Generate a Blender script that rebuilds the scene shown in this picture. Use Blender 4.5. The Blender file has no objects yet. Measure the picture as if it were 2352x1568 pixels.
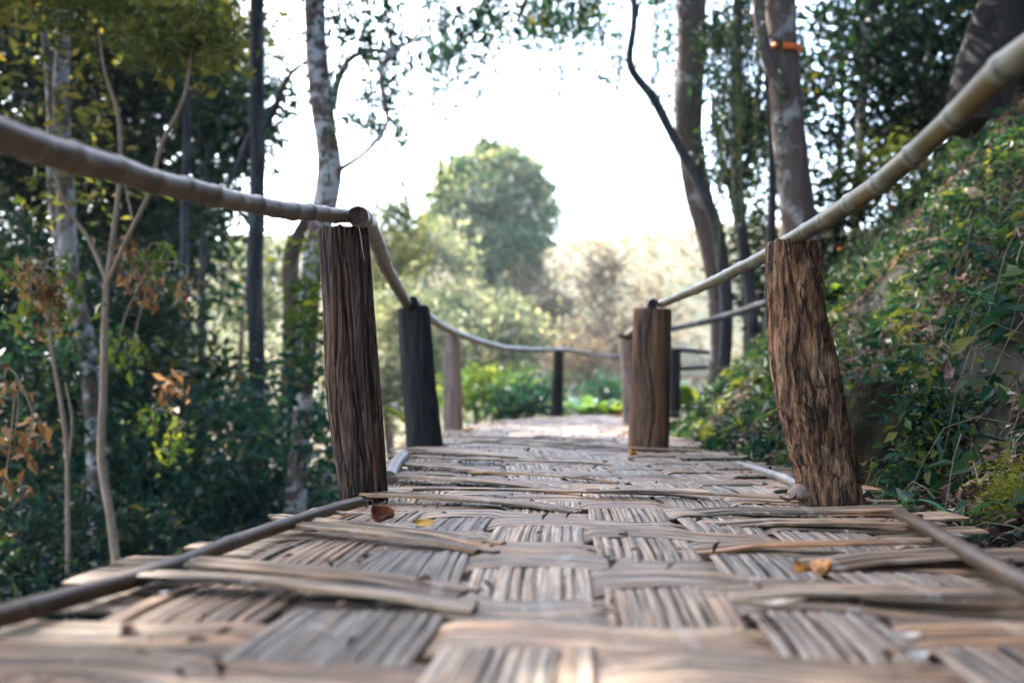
import bpy, math
import numpy as np
from mathutils import Vector
R = math.radians
rng = np.random.default_rng(7)
scene = bpy.context.scene
COL = scene.collection
# ------------------------------------------------------------------ camera maths (pixels of a 2352 x 1568 picture)
F = 2287.0; PITCH = math.atan(116 / F); EYE = 0.33
CP, SP = math.cos(PITCH), math.sin(PITCH)
def ray(px, py):
    a = (px - 1176) / F; b = (784 - py) / F
    return np.array([a, CP - b * SP, SP + b * CP])
def P(px, py, Y):
    r = ray(px, py); return np.array([0, 0, EYE]) + r * (Y / r[1])
def G(px, py, z=0.0):
    r = ray(px, py); return np.array([0, 0, EYE]) + r * ((z - EYE) / r[2])
# ------------------------------------------------------------------ noise
def _h(i, j, k, s):
    n = (i * 374761393 + j * 668265263 + k * 2147483647 + s * 1274126177) & 0xffffffff
    n = ((n ^ (n >> 13)) * 1274126177) & 0xffffffff
    return ((n ^ (n >> 16)) & 0xffff) / 65535.0
def vn(x, y, z, s=0):
    x, y, z = np.broadcast_arrays(np.asarray(x, float), np.asarray(y, float), np.asarray(z, float))
    xi, yi, zi = np.floor(x).astype(np.int64), np.floor(y).astype(np.int64), np.floor(z).astype(np.int64)
    fx, fy, fz = x - xi, y - yi, z - zi
    fx, fy, fz = [t * t * (3 - 2 * t) for t in (fx, fy, fz)]
    r = 0
    for a in (0, 1):
        for b in (0, 1):
            for c in (0, 1):
                w = (fx if a else 1 - fx) * (fy if b else 1 - fy) * (fz if c else 1 - fz)
                r = r + w * _h(xi + a, yi + b, zi + c, s)
    return r * 2 - 1
def fbm(x, y, z, s=0, o=3):
    r = 0; a = 1.0
    for i in range(o):
        r = r + a * vn(x * 2 ** i, y * 2 ** i, z * 2 ** i, s + i * 17); a *= .5
    return r
def sst(t):
    t = np.clip(t, 0, 1); return t * t * (3 - 2 * t)
# ------------------------------------------------------------------ mesh building
class MB:
    def __init__(s): s.V = []; s.Q = []; s.T = []; s.U = []; s.n = 0
    def add(s, V, Q=None, T=None, U=None):
        V = np.asarray(V, float).reshape(-1, 3)
        s.V.append(V)
        if Q is not None and len(Q): s.Q.append(np.asarray(Q, np.int64).reshape(-1, 4) + s.n)
        if T is not None and len(T): s.T.append(np.asarray(T, np.int64).reshape(-1, 3) + s.n)
        s.U.append(np.zeros((len(V), 2)) if U is None else np.asarray(U, float).reshape(-1, 2))
        s.n += len(V)
    def mesh(s, name, mats, smooth=True):
        V = np.concatenate(s.V); U = np.concatenate(s.U)
        Q = np.concatenate(s.Q) if s.Q else np.zeros((0, 4), np.int64)
        T = np.concatenate(s.T) if s.T else np.zeros((0, 3), np.int64)
        me = bpy.data.meshes.new(name)
        me.vertices.add(len(V)); me.vertices.foreach_set('co', V.astype(np.float32).ravel())
        L = np.concatenate([Q.ravel(), T.ravel()])
        me.loops.add(len(L)); me.loops.foreach_set('vertex_index', L.astype(np.int32))
        st = np.concatenate([np.arange(len(Q)) * 4, len(Q) * 4 + np.arange(len(T)) * 3])
        me.polygons.add(len(st)); me.polygons.foreach_set('loop_start', st.astype(np.int32))
        me.polygons.foreach_set('use_smooth', np.full(len(st), smooth))
        uv = me.uv_layers.new(name='UVMap')
        uv.data.foreach_set('uv', U[L].astype(np.float32).ravel())
        me.update(calc_edges=True); me.validate()
        for m in (mats if isinstance(mats, (list, tuple)) else [mats]): me.materials.append(m)
        return me
    def build(s, name, mat, parent=None, smooth=True):
        o = bpy.data.objects.new(name, s.mesh(name, mat, smooth)); COL.objects.link(o)
        if parent is not None: o.parent = parent
        return o
def tag(o, label=None, cat=None, group=None, kind=None):
    if label: o['label'] = label
    if cat: o['category'] = cat
    if group: o['group'] = group
    if kind: o['kind'] = kind
    return o
def empty(name, loc=(0, 0, 0)):
    o = bpy.data.objects.new(name, None); COL.objects.link(o); o.empty_display_size = .1
    return o          # things sit at the world origin of their mesh data; recentre() moves the base point afterwards
def recentre(o, p):
    p = Vector(p); o.location = p
    for c in o.children: c.location = -p
def frames(C):
    C = np.asarray(C, float); T = np.gradient(C, axis=0); T /= np.linalg.norm(T, axis=1)[:, None] + 1e-12
    up = np.array([0, 0, 1.0]) if abs(T[0][2]) < .8 else np.array([0, -1.0, 0])
    A = np.zeros_like(C); a = up - T[0] * up.dot(T[0]); a /= np.linalg.norm(a); A[0] = a
    for i in range(1, len(C)):
        a = a - T[i] * a.dot(T[i]); a /= np.linalg.norm(a); A[i] = a
    return T, A, np.cross(T, A)
def resample(pts, rad, n, lin=False):
    pts = np.asarray(pts, float); rad = np.asarray(rad, float)
    d = np.concatenate([[0], np.cumsum(np.linalg.norm(np.diff(pts, axis=0), axis=1))])
    t = np.linspace(0, d[-1], n)
    # catmull-rom like smoothing through cubic hermite
    m = np.gradient(pts, d, axis=0) if len(pts) > 2 else np.repeat((pts[1:] - pts[:1]) / d[-1], 2, 0)
    if lin: return np.stack([np.interp(t, d, pts[:, i]) for i in range(3)], -1), np.interp(t, d, rad), t
    k = np.clip(np.searchsorted(d, t, side='right') - 1, 0, len(pts) - 2); h = d[k + 1] - d[k]; u = (t - d[k]) / h
    u_, h_ = u[:, None], h[:, None]
    C = (2 * u_**3 - 3 * u_**2 + 1) * pts[k] + (u_**3 - 2 * u_**2 + u_) * h_ * m[k] + (-2 * u_**3 + 3 * u_**2) * pts[k + 1] + (u_**3 - u_**2) * h_ * m[k + 1]
    return C, np.interp(t, d, rad), t
def tube(mb, pts, rad, n=24, sides=10, rough=0.0, rs=3.0, uu=None, caps=True, radf=None, seed=0, lin=False):
    C, r, t = resample(pts, rad, n, lin)
    T, A, B = frames(C)
    th = np.linspace(0, 2 * np.pi, sides + 1)
    if radf is not None: r = r * radf(t)
    rr = np.repeat(r[:, None], sides + 1, 1)
    if rough:
        rr = rr * (1 + rough * fbm(np.cos(th)[None] * 1.3, np.sin(th)[None] * 1.3, t[:, None] * rs, seed, 3))
        rr[:, -1] = rr[:, 0]
    V = C[:, None] + rr[..., None] * (np.cos(th)[None, :, None] * A[:, None] + np.sin(th)[None, :, None] * B[:, None])
    u = t if uu is None else uu(t)
    U = np.stack(np.broadcast_arrays(u[:, None], th[None] / (2 * np.pi)), -1)
    i = np.arange(n - 1)[:, None] * (sides + 1) + np.arange(sides)[None]
    Q = np.stack([i, i + 1, i + sides + 2, i + sides + 1], -1).reshape(-1, 4)
    mb.add(V, Q, None, U)
    if caps:
        for e in (0, n - 1):
            ring = V[e, :-1]; c = C[e] + (T[e] * (-.004 if e == 0 else .004))
            k = np.arange(sides); Tt = np.stack([k, (k + 1) % sides, np.full(sides, sides)], -1)
            mb.add(np.vstack([ring, c]), None, Tt if e else Tt[:, ::-1], np.vstack([np.stack([np.full(sides, u[e]), k / sides], -1), [[u[e], .5]]]))
    return C, r
def sweep(mb, C, Lv, Nv, w, sec, u0=0.0, v0=0.0):
    """closed cross-section `sec` [(a,b)...] swept along C; a is a fraction of the width, b metres along the normal"""
    C = np.asarray(C); m = len(C); sec = np.asarray(sec); k = len(sec)
    w = np.broadcast_to(w, (m,))
    V = C[:, None] + Lv[:, None] * (w[:, None] * sec[None, :, 0])[..., None] + Nv[:, None] * sec[None, :, 1, None]
    u = u0 + np.concatenate([[0], np.cumsum(np.linalg.norm(np.diff(C, axis=0), axis=1))])
    U = np.stack(np.broadcast_arrays(u[:, None], v0 + w[:, None] * sec[None, :, 0]), -1)
    i = np.arange(m - 1)[:, None] * k; j = np.arange(k)[None]; j2 = (j + 1) % k
    Q = np.stack([i + j, i + k + j, i + k + j2, i + j2], -1).reshape(-1, 4)
    mb.add(V, Q, None, U)
    h = k // 2
    for e in (0, m - 1):
        b = e * k
        cap = [(b + q, b + q + 1, b + k - 2 - q, b + k - 1 - q) for q in range(h - 1)]
        cap = np.array(cap) - 0
        mb.Q.append(cap + (mb.n - m * k))
# ------------------------------------------------------------------ materials
def newmat(name):
    m = bpy.data.materials.new(name); m.use_nodes = True
    nt = m.node_tree; nt.nodes.clear()
    return m, nt, nt.nodes, nt.links
def nd(nt, kind, **kw):
    n = nt.nodes.new(kind)
    for k, v in kw.items():
        if k.startswith('i_'):
            key = k[2:]; n.inputs[int(key) if key.isdigit() else key.replace('_', ' ')].default_value = v
        else: setattr(n, k, v)
    return n
def ramp(nt, fac, stops, interp='LINEAR'):
    r = nt.nodes.new('ShaderNodeValToRGB'); r.color_ramp.interpolation = interp
    e = r.color_ramp.elements
    while len(e) < len(stops): e.new(.5)
    for el, (p, c) in zip(e, stops):
        el.position = p; el.color = (*c, 1) if len(c) == 3 else c
    nt.links.new(fac, r.inputs[0]); return r.outputs[0]
def coords(nt, kind, sc, off=None):
    tc = nt.nodes.new('ShaderNodeTexCoord'); mp = nt.nodes.new('ShaderNodeMapping')
    mp.inputs['Scale'].default_value = sc
    if off: mp.inputs['Location'].default_value = off
    nt.links.new(tc.outputs[kind], mp.inputs[0]); return mp.outputs[0]
def noise(nt, vec, scale=1, detail=4, rough=.6, dist=0.0):
    n = nd(nt, 'ShaderNodeTexNoise', i_Scale=scale, i_Detail=detail, i_Roughness=rough, i_Distortion=dist)
    nt.links.new(vec, n.inputs['Vector']); return n.outputs[0]
def mixc(nt, fac, a, b, mode='MIX'):
    m = nt.nodes.new('ShaderNodeMix'); m.data_type = 'RGBA'; m.blend_type = mode
    for s, v in ((m.inputs[0], fac), (m.inputs[6], a), (m.inputs[7], b)):
        if hasattr(v, 'is_output'): nt.links.new(v, s)
        else: s.default_value = v if not isinstance(v, tuple) or len(v) == 4 else (*v, 1)
    return m.outputs[2]
def math_(nt, op, a, b=None, c=None):
    m = nd(nt, 'ShaderNodeMath', operation=op)
    for i, v in enumerate((a, b, c)):
        if v is None: continue
        if hasattr(v, 'is_output'): nt.links.new(v, m.inputs[i])
        else: m.inputs[i].default_value = v
    return m.outputs[0]
def finish(nt, col, rough=.7, bump=None, bstr=.3, bdist=.005, spec=.3):
    b = nd(nt, 'ShaderNodeBsdfPrincipled'); nt.links.new(col, b.inputs['Base Color'])
    if hasattr(rough, 'is_output'): nt.links.new(rough, b.inputs['Roughness'])
    else: b.inputs['Roughness'].default_value = rough
    b.inputs['Specular IOR Level'].default_value = spec
    if bump is not None:
        bp = nd(nt, 'ShaderNodeBump', i_Strength=bstr, i_Distance=bdist); nt.links.new(bump, bp.inputs['Height'])
        nt.links.new(bp.outputs[0], b.inputs['Normal'])
    o = nt.nodes.new('ShaderNodeOutputMaterial'); nt.links.new(b.outputs[0], o.inputs[0]); return b
def strip_mat(name, dark, mid, pale, warm, nodes=True, patch=1.0, vs=1.0):
    m, nt, N, L = newmat(name)
    v1 = coords(nt, 'UV', (1.3, 55 * vs, 1)); v2 = coords(nt, 'UV', (3.5, 190 * vs, 1)); v3 = coords(nt, 'UV', (2.0, 5.5, 1))
    s1 = noise(nt, v1, 1, 5, .65, .2); s2 = noise(nt, v2, 1, 3, .6); s3 = noise(nt, v3, 1, 4, .6)
    c = ramp(nt, s1, [(.42, dark), (.475, mid), (.54, pale), (.60, mid)])
    c2 = ramp(nt, s2, [(.43, dark), (.5, mid), (.57, pale)])
    c = mixc(nt, .5, c, c2)
    c = mixc(nt, math_(nt, 'MULTIPLY', ramp(nt, s3, [(.42, (0, 0, 0)), (.66, (1, 1, 1))]), .9 * patch), c, mixc(nt, 1.0, c, (1.35, .96, .64, 1), 'MULTIPLY'))
    v4 = coords(nt, 'UV', (5, 14, 1), (7, 3, 0)); s4 = noise(nt, v4, 1, 5, .65)
    c = mixc(nt, ramp(nt, s4, [(.54, (0, 0, 0)), (.68, (.85, .85, .85))]), c, mixc(nt, 1.0, c, (.38, .38, .42, 1), 'MULTIPLY'))
    cn = noise(nt, coords(nt, 'UV', (.9, 70 * vs, 1), (2, 9, 0)), 1, 3, .55); ck = ramp(nt, cn, [(.455, (0, 0, 0)), (.475, (1, 1, 1)), (.495, (0, 0, 0)), (.56, (0, 0, 0)), (.572, (.8, .8, .8)), (.585, (0, 0, 0))])
    c = mixc(nt, math_(nt, 'MULTIPLY', ck, .72), c, (dark[0] * .5, dark[1] * .5, dark[2] * .55, 1))
    oi = nt.nodes.new('ShaderNodeObjectInfo')
    c = mixc(nt, .8, c, ramp(nt, oi.outputs['Random'], [(0, (.50, .52, .55)), (.3, (.86, .84, .83)), (.6, (1.2, 1.14, 1.05)), (.8, (.78, .74, .7)), (1, (1.05, .82, .62))]), 'MULTIPLY')
    h = math_(nt, 'ADD', s1, math_(nt, 'MULTIPLY', s2, .6))
    if nodes:
        sx = nt.nodes.new('ShaderNodeSeparateXYZ'); tc = nt.nodes.new('ShaderNodeTexCoord'); L.new(tc.outputs['UV'], sx.inputs[0])
        wob = math_(nt, 'MULTIPLY', noise(nt, coords(nt, 'UV', (0, 40, 1)), 1, 2), .012)
        fr = math_(nt, 'FRACT', math_(nt, 'DIVIDE', math_(nt, 'ADD', sx.outputs[0], wob), .47))
        line = ramp(nt, fr, [(0, (0, 0, 0)), (.465, (0, 0, 0)), (.474, (1, 1, 1)), (.486, (.2, .2, .2)), (.496, (.9, .9, .9)), (.51, (0, 0, 0))])
        c = mixc(nt, math_(nt, 'MULTIPLY', line, .24), c, (.62, .56, .5, 1))
    finish(nt, c, .62, h, .8, .004, .3)
    return m
M = {}
M['weft'] = strip_mat('weathered_bamboo_strip', (.022, .015, .010), (.165, .112, .070), (.47, .345, .235), (.25, .135, .07), vs=.42)
M['warp'] = strip_mat('weathered_bamboo_slat', (.026, .019, .014), (.20, .148, .108), (.50, .405, .305), (.30, .19, .12), nodes=False, patch=.6)
def wood_mat(name, stops, warm, wz=3.0, fine=60, crack=.0, warmamt=.6, bs=.8, rough=.8):
    m, nt, N, L = newmat(name)
    a = noise(nt, coords(nt, 'Object', (fine, fine, wz)), 1, 6, .65, .6)
    b = noise(nt, coords(nt, 'Object', (fine * .25, fine * .25, wz * .5), (3, 1, 4)), 1, 4, .6, .8)
    f = noise(nt, coords(nt, 'Object', (fine * 3.5, fine * 3.5, wz * 5)), 1, 3, .6)
    c = ramp(nt, math_(nt, 'ADD', math_(nt, 'MULTIPLY', a, .75), math_(nt, 'MULTIPLY', f, .25)), stops)
    c = mixc(nt, math_(nt, 'MULTIPLY', ramp(nt, b, [(.46, (0, 0, 0)), (.62, (1, 1, 1))]), warmamt), c, (*warm, 1), 'MIX')
    cr = noise(nt, coords(nt, 'Object', (fine * .8, fine * .8, wz * .7), (9, 2, 1)), 1, 3, .5, .3)
    crk = ramp(nt, cr, [(.47, (0, 0, 0)), (.50, (1, 1, 1)), (.53, (0, 0, 0))])
    c = mixc(nt, math_(nt, 'MULTIPLY', crk, crack), c, (.012, .011, .012, 1))
    h = math_(nt, 'SUBTRACT', math_(nt, 'ADD', a, math_(nt, 'MULTIPLY', f, .4)), math_(nt, 'MULTIPLY', crk, crack * .6))
    finish(nt, c, rough, h, bs, .012, .2)
    return m
M['post_brown'] = wood_mat('weathered_brown_log', [(.34, (.008, .007, .008)), (.43, (.028, .018, .014)), (.54, (.10, .062, .045)), (.66, (.25, .165, .12))], (.14, .062, .034), 3.0, 55, 1.0, .5)
M['post_bark'] = wood_mat('flaking_bark_log', [(.37, (.008, .006, .006)), (.44, (.05, .03, .022)), (.50, (.16, .08, .042)), (.62, (.38, .22, .125))], (.24, .095, .032), 9.0, 42, .9, .35, 1.0)
M['post_black'] = wood_mat('charred_log', [(.35, (.004, .005, .006)), (.52, (.018, .018, .02)), (.68, (.06, .054, .052))], (.045, .03, .026), 2.5, 45, .6, .5)
M['post_rust'] = wood_mat('rusty_brown_log', [(.33, (.02, .013, .012)), (.48, (.09, .05, .033)), (.62, (.2, .11, .065))], (.3, .13, .055), 2.5, 40, .5, .6)
M['post_pale'] = wood_mat('pale_peeled_log', [(.33, (.09, .06, .05)), (.5, (.26, .19, .16)), (.66, (.42, .33, .29))], (.3, .17, .11), 3.5, 30, .3, .4)
M['cut_end'] = wood_mat('sawn_end_grain', [(.3, (.03, .022, .018)), (.5, (.11, .075, .055)), (.7, (.2, .14, .1))], (.16, .09, .05), 40, 40, .6, .4)
def bamboo_mat(name, base, alt, wax, dark, amt_wax=.8, streak=.5):
    m, nt, N, L = newmat(name)
    tc = nt.nodes.new('ShaderNodeTexCoord'); sx = nt.nodes.new('ShaderNodeSeparateXYZ'); L.new(tc.outputs['UV'], sx.inputs[0])
    fr = math_(nt, 'FRACT', sx.outputs[0])
    n1 = noise(nt, coords(nt, 'Object', (9, 9, 9)), 1, 5, .6, .5)
    n2 = noise(nt, coords(nt, 'UV', (1.2, 28, 1)), 1, 4, .7)
    n3 = noise(nt, coords(nt, 'Object', (70, 70, 70)), 1, 4, .7)
    c = mixc(nt, ramp(nt, n1, [(.38, (0, 0, 0)), (.62, (1, 1, 1))]), (*base, 1), (*alt, 1))
    c = mixc(nt, math_(nt, 'MULTIPLY', ramp(nt, n2, [(.42, (0, 0, 0)), (.7, (1, 1, 1))]), streak), c, (*dark, 1))
    frn = math_(nt, 'ADD', fr, math_(nt, 'MULTIPLY', math_(nt, 'SUBTRACT', n1, .5), .25))
    w = ramp(nt, frn, [(0, (1, 1, 1)), (.16, (.75, .75, .75)), (.34, (0, 0, 0)), (.9, (0, 0, 0)), (.97, (.6, .6, .6))])
    c = mixc(nt, math_(nt, 'MULTIPLY', w, amt_wax), c, (*wax, 1))
    ln = ramp(nt, fr, [(0, (1, 1, 1)), (.012, (1, 1, 1)), (.03, (0, 0, 0)), (.975, (0, 0, 0)), (.99, (.8, .8, .8))])
    c = mixc(nt, math_(nt, 'MULTIPLY', ln, .75), c, (wax[0] * 1.1, wax[1] * .95, wax[2] * .8, 1))
    ln2 = ramp(nt, fr, [(0, (0, 0, 0)), (.03, (0, 0, 0)), (.05, (1, 1, 1)), (.12, (0, 0, 0))])
    c = mixc(nt, math_(nt, 'MULTIPLY', ln2, .9), c, (dark[0] * .4, dark[1] * .4, dark[2] * .4, 1))
    sp = ramp(nt, n3, [(.6, (0, 0, 0)), (.7, (1, 1, 1))])
    c = mixc(nt, math_(nt, 'MULTIPLY', sp, .4), c, (*dark, 1))
    finish(nt, c, .48, math_(nt, 'ADD', n2, math_(nt, 'MULTIPLY', n3, .5)), .25, .003, .45)
    return m
M['rail_green'] = bamboo_mat('olive_bamboo_culm', (.034, .038, .012), (.105, .062, .018), (.135, .135, .105), (.012, .013, .008))
M['rail_grey'] = bamboo_mat('greyed_bamboo_culm', (.18, .125, .082), (.10, .068, .045), (.21, .18, .15), (.028, .02, .015), .45, .6)
M['edge_brown'] = bamboo_mat('brown_bamboo_culm', (.10, .05, .024), (.05, .029, .018), (.10, .068, .045), (.016, .012, .010), .4, .6)
M['edge_pale'] = bamboo_mat('pale_bamboo_culm', (.10, .08, .06), (.065, .05, .038), (.13, .115, .095), (.03, .024, .018), .6, .4)
def bark_mat(name, base, patch, pamt, thr=.5, sc=9, zs=.5, bs=.6):
    m, nt, N, L = newmat(name)
    a = noise(nt, coords(nt, 'Object', (sc, sc, sc * zs)), 1, 5, .65, .4)
    b = noise(nt, coords(nt, 'Object', (sc * 4, sc * 4, sc * 1.4)), 1, 4, .65)
    c = mixc(nt, b, (base[0] * .45, base[1] * .45, base[2] * .45, 1), (base[0] * 1.5, base[1] * 1.5, base[2] * 1.5, 1))
    c = mixc(nt, math_(nt, 'MULTIPLY', ramp(nt, a, [(thr, (0, 0, 0)), (thr + .1, (1, 1, 1))]), pamt), c, (*patch, 1))
    finish(nt, c, .85, math_(nt, 'ADD', a, b), bs, .02, .15)
    return m
M['bark_mottled'] = bark_mat('mottled_pale_bark', (.13, .085, .07), (.52, .50, .50), .9, .46, 5, 1.3)
M['bark_black'] = bark_mat('near_black_bark', (.018, .016, .015), (.06, .055, .05), .5, .52, 6, .5)  # near-black brown bark with slightly paler patches
M['bark_pale'] = bark_mat('pale_grey_bark', (.10, .07, .058), (.34, .33, .33), .85, .47, 6, .9)
M['bark_dark'] = bark_mat('dark_bark', (.035, .036, .042), (.09, .1, .1), .6, .5, 8, .3)
M['bark_brown'] = bark_mat('brown_bark', (.085, .055, .042), (.19, .14, .12), .6, .52, 7, .5)
M['bark_grey'] = bark_mat('grey_brown_bark', (.11, .08, .068), (.42, .40, .40), .7, .55, 4, .8)
M['twig_tan'] = bark_mat('tan_sapling_bark', (.24, .17, .12), (.34, .27, .2), .6, .5, 20, .3)
def leaf_mat(name, stops, trans=.4, rough=.45, tint=(1.5, 1.35, .5)):
    m, nt, N, L = newmat(name)
    tc = nt.nodes.new('ShaderNodeTexCoord'); sx = nt.nodes.new('ShaderNodeSeparateXYZ'); L.new(tc.outputs['UV'], sx.inputs[0])
    c = ramp(nt, sx.outputs[0], stops)
    b = nd(nt, 'ShaderNodeBsdfPrincipled', i_Roughness=rough); b.inputs['Specular IOR Level'].default_value = .14
    L.new(c, b.inputs['Base Color'])
    t = nt.nodes.new('ShaderNodeBsdfTranslucent')
    L.new(mixc(nt, 1.0, c, (*tint, 1), 'MULTIPLY'), t.inputs[0])
    mx = nd(nt, 'ShaderNodeMixShader', i_0=trans); L.new(b.outputs[0], mx.inputs[1]); L.new(t.outputs[0], mx.inputs[2])
    o = nt.nodes.new('ShaderNodeOutputMaterial'); L.new(mx.outputs[0], o.inputs[0]); return m
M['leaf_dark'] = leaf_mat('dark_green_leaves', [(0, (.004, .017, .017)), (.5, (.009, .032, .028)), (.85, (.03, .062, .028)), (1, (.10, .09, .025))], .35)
M['leaf_olive'] = leaf_mat('olive_leaves', [(0, (.03, .05, .02)), (.45, (.07, .09, .03)), (.8, (.13, .13, .04)), (1, (.2, .16, .05))], .45)
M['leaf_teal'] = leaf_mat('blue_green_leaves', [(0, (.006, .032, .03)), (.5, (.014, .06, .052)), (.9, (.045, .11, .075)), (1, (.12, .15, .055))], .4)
M['leaf_fresh'] = leaf_mat('fresh_green_leaves', [(0, (.03, .07, .02)), (.5, (.065, .12, .028)), (1, (.17, .19, .04))], .5)
M['leaf_pale'] = leaf_mat('haze_paled_leaves', [(0, (.07, .10, .065)), (.5, (.24, .26, .17)), (1, (.42, .39, .26))], .4, .6, (1.15, 1.1, .7))  # far foliage, paled in the leaf colour to stand in for haze
M['leaf_round'] = leaf_mat('haze_paled_grey_green_leaves', [(0, (.02, .08, .055)), (.4, (.15, .20, .12)), (.65, (.38, .40, .26)), (1, (.5, .48, .32))], .3, .6)  # distant crown, leaf colour lightened in place of more haze
M['leaf_dead'] = leaf_mat('dead_orange_leaves', [(0, (.07, .035, .015)), (.5, (.2, .11, .045)), (1, (.36, .24, .12))], .35, .6, (1.3, 1, .7))
M['leaf_pink'] = leaf_mat('dry_pinkish_leaves', [(0, (.11, .085, .055)), (.5, (.17, .135, .09)), (1, (.19, .18, .09))], .4, .7, (1.2, 1, .9))
M['ivy'] = leaf_mat('ground_ivy', [(0, (.006, .024, .02)), (.4, (.014, .052, .037)), (.75, (.04, .08, .033)), (1, (.15, .16, .045))], .35)
M['moss'] = leaf_mat('feathery_moss', [(0, (.08, .10, .015)), (1, (.26, .25, .03))], .3)
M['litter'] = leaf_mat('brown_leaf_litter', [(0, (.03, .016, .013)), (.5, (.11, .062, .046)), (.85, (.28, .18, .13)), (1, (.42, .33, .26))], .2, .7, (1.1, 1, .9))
M['grass'] = leaf_mat('broad_grass', [(0, (.03, .13, .08)), (1, (.08, .22, .1))], .35)
def flat_leaf(name, a, b, sc=60):
    m, nt, N, L = newmat(name)
    n = noise(nt, coords(nt, 'Object', (sc, sc, sc)), 1, 4)
    c = mixc(nt, ramp(nt, n, [(.4, (0, 0, 0)), (.62, (1, 1, 1))]), (*a, 1), (*b, 1))
    finish(nt, c, .5, n, .3, .002, .4); return m
M['l_red'] = flat_leaf('rust_red_leaf', (.22, .045, .012), (.06, .018, .01))
M['l_yellow'] = flat_leaf('golden_leaf', (.62, .33, .04), (.5, .2, .03))
M['l_orange'] = flat_leaf('orange_brown_leaf', (.6, .26, .05), (.22, .07, .02))
M['l_pale'] = flat_leaf('pale_dry_leaf', (.62, .5, .38), (.4, .28, .18))
M['l_brown'] = flat_leaf('brown_dry_leaf', (.22, .1, .06), (.12, .05, .035))
M['ribbon'] = flat_leaf('orange_ribbon', (.85, .16, .02), (.7, .12, .02), 10)
M['stone'] = flat_leaf('pale_chip', (.7, .66, .6), (.5, .45, .4))
def ground_mat(name, stops, sc=3, bs=.6):
    m, nt, N, L = newmat(name)
    a = noise(nt, coords(nt, 'Object', (sc,) * 3), 1, 8, .65); b = noise(nt, coords(nt, 'Object', (sc * 9,) * 3), 1, 5, .65)
    c = ramp(nt, math_(nt, 'ADD', math_(nt, 'MULTIPLY', a, .6), math_(nt, 'MULTIPLY', b, .4)), stops)
    finish(nt, c, .9, b, bs, .03, .15); return m
M['soil'] = ground_mat('dark_forest_soil', [(.3, (.012, .012, .012)), (.5, (.04, .032, .024)), (.65, (.07, .06, .035))])
M['bank_soil'] = ground_mat('mossy_bank_soil', [(.3, (.006, .006, .006)), (.48, (.018, .015, .011)), (.6, (.03, .034, .012)), (.75, (.07, .05, .035))], 5)
M['rock'] = ground_mat('mossy_rock', [(.3, (.010, .010, .008)), (.5, (.03, .024, .01)), (.68, (.08, .05, .012))], 9, .9)
M['hill'] = ground_mat('dry_hillside', [(.35, (.095, .105, .055)), (.5, (.14, .128, .075)), (.65, (.17, .14, .09))], .12, .3)
# ------------------------------------------------------------------ leaves
def leaf_cloud(mb, C, size, aspect=.4, up=.3, droop=0.0, out=None, seed=1, jitter=.35, colr=None, fold=.18):
    """one folded diamond per centre: C (n,3)"""
    g = np.random.default_rng(seed); n = len(C)
    d = g.normal(size=(n, 3)); d[:, 2] = d[:, 2] * .6 - droop
    if out is not None: d += out
    d /= np.linalg.norm(d, axis=1)[:, None]
    nn = g.normal(size=(n, 3)) * .6 + np.array([0, 0, up * 3]); s = np.cross(d, nn); s /= np.linalg.norm(s, axis=1)[:, None] + 1e-9
    nr = np.cross(s, d)
    L = size * (1 + jitter * g.normal(size=n)).clip(.4, 2)
    Lc = L[:, None]
    b = C - d * Lc * .5; t = C + d * Lc * .5 - np.array([0, 0, 1.]) * Lc * .08
    mid = C - d * Lc * .06
    l = mid + s * Lc * aspect * .5 + nr * Lc * fold * .5; r = mid - s * Lc * aspect * .5 + nr * Lc * fold * .5
    V = np.stack([b, l, t, r], 1).reshape(-1, 3)
    Q = np.arange(n)[:, None] * 4 + np.arange(4)[None]
    rv = g.random(n) if colr is None else np.clip(colr + .22 * g.normal(size=n), 0.01, .99)
    U = np.repeat(np.stack([rv, g.random(n)], -1), 4, 0)
    mb.add(V, Q, None, U)
def clump_pts(c, rad, n, nclump, crad, seed, shell=.55, g=None):
    g = np.random.default_rng(seed)
    d = g.normal(size=(nclump, 3)); d /= np.linalg.norm(d, axis=1)[:, None]
    r = g.random(nclump) ** (1 / 3) * (1 - shell) + shell * (1 - .25 * g.random(nclump))
    cc = np.asarray(c) + d * r[:, None] * np.asarray(rad)
    w = g.random(nclump) + .4; w /= w.sum()
    idx = g.choice(nclump, n, p=w)
    e = g.normal(size=(n, 3)) * np.array([1, 1, .75]) * crad * (.6 + .8 * g.random(nclump))[idx][:, None]
    cr = g.random(nclump)[idx] * .75
    return cc[idx] + e, cr
def crown(parent, c, rad, n, mat, leaf=.12, nclump=60, crad=.35, seed=1, aspect=.42, droop=.15, shell=.55, name='crown'):
    mb = MB(); pts, cr = clump_pts(c, rad, n, nclump, crad, seed, shell)
    leaf_cloud(mb, pts, leaf, aspect, .3, droop, None, seed + 1, colr=cr)
    return mb.build(name, mat, parent, smooth=False)
def strands(mb, tops, lens, leaf, per_m, seed, aspect=.3, sway=.05):
    g = np.random.default_rng(seed)
    for p, l in zip(tops, lens):
        n = max(4, int(l * per_m)); t = np.sort(g.random(n)) * l
        ph = g.random(2) * 6.28
        C = np.stack([p[0] + sway * np.sin(t * 1.7 + ph[0]) + g.normal(size=n) * leaf * .45, p[1] + sway * np.sin(t * 1.3 + ph[1]) + g.normal(size=n) * leaf * .45, p[2] - t], -1)
        leaf_cloud(mb, C, leaf, aspect, .1, 1.2, None, int(g.integers(1e6)), colr=np.full(n, g.random() * .8))
        q = np.stack([p + np.array([sway * math.sin(a * 1.7 + ph[0]), sway * math.sin(a * 1.3 + ph[1]), -a]) for a in np.linspace(0, l, 6)])
        tube(mb, q, [.004] * 6, 6, 3, caps=False)
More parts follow.
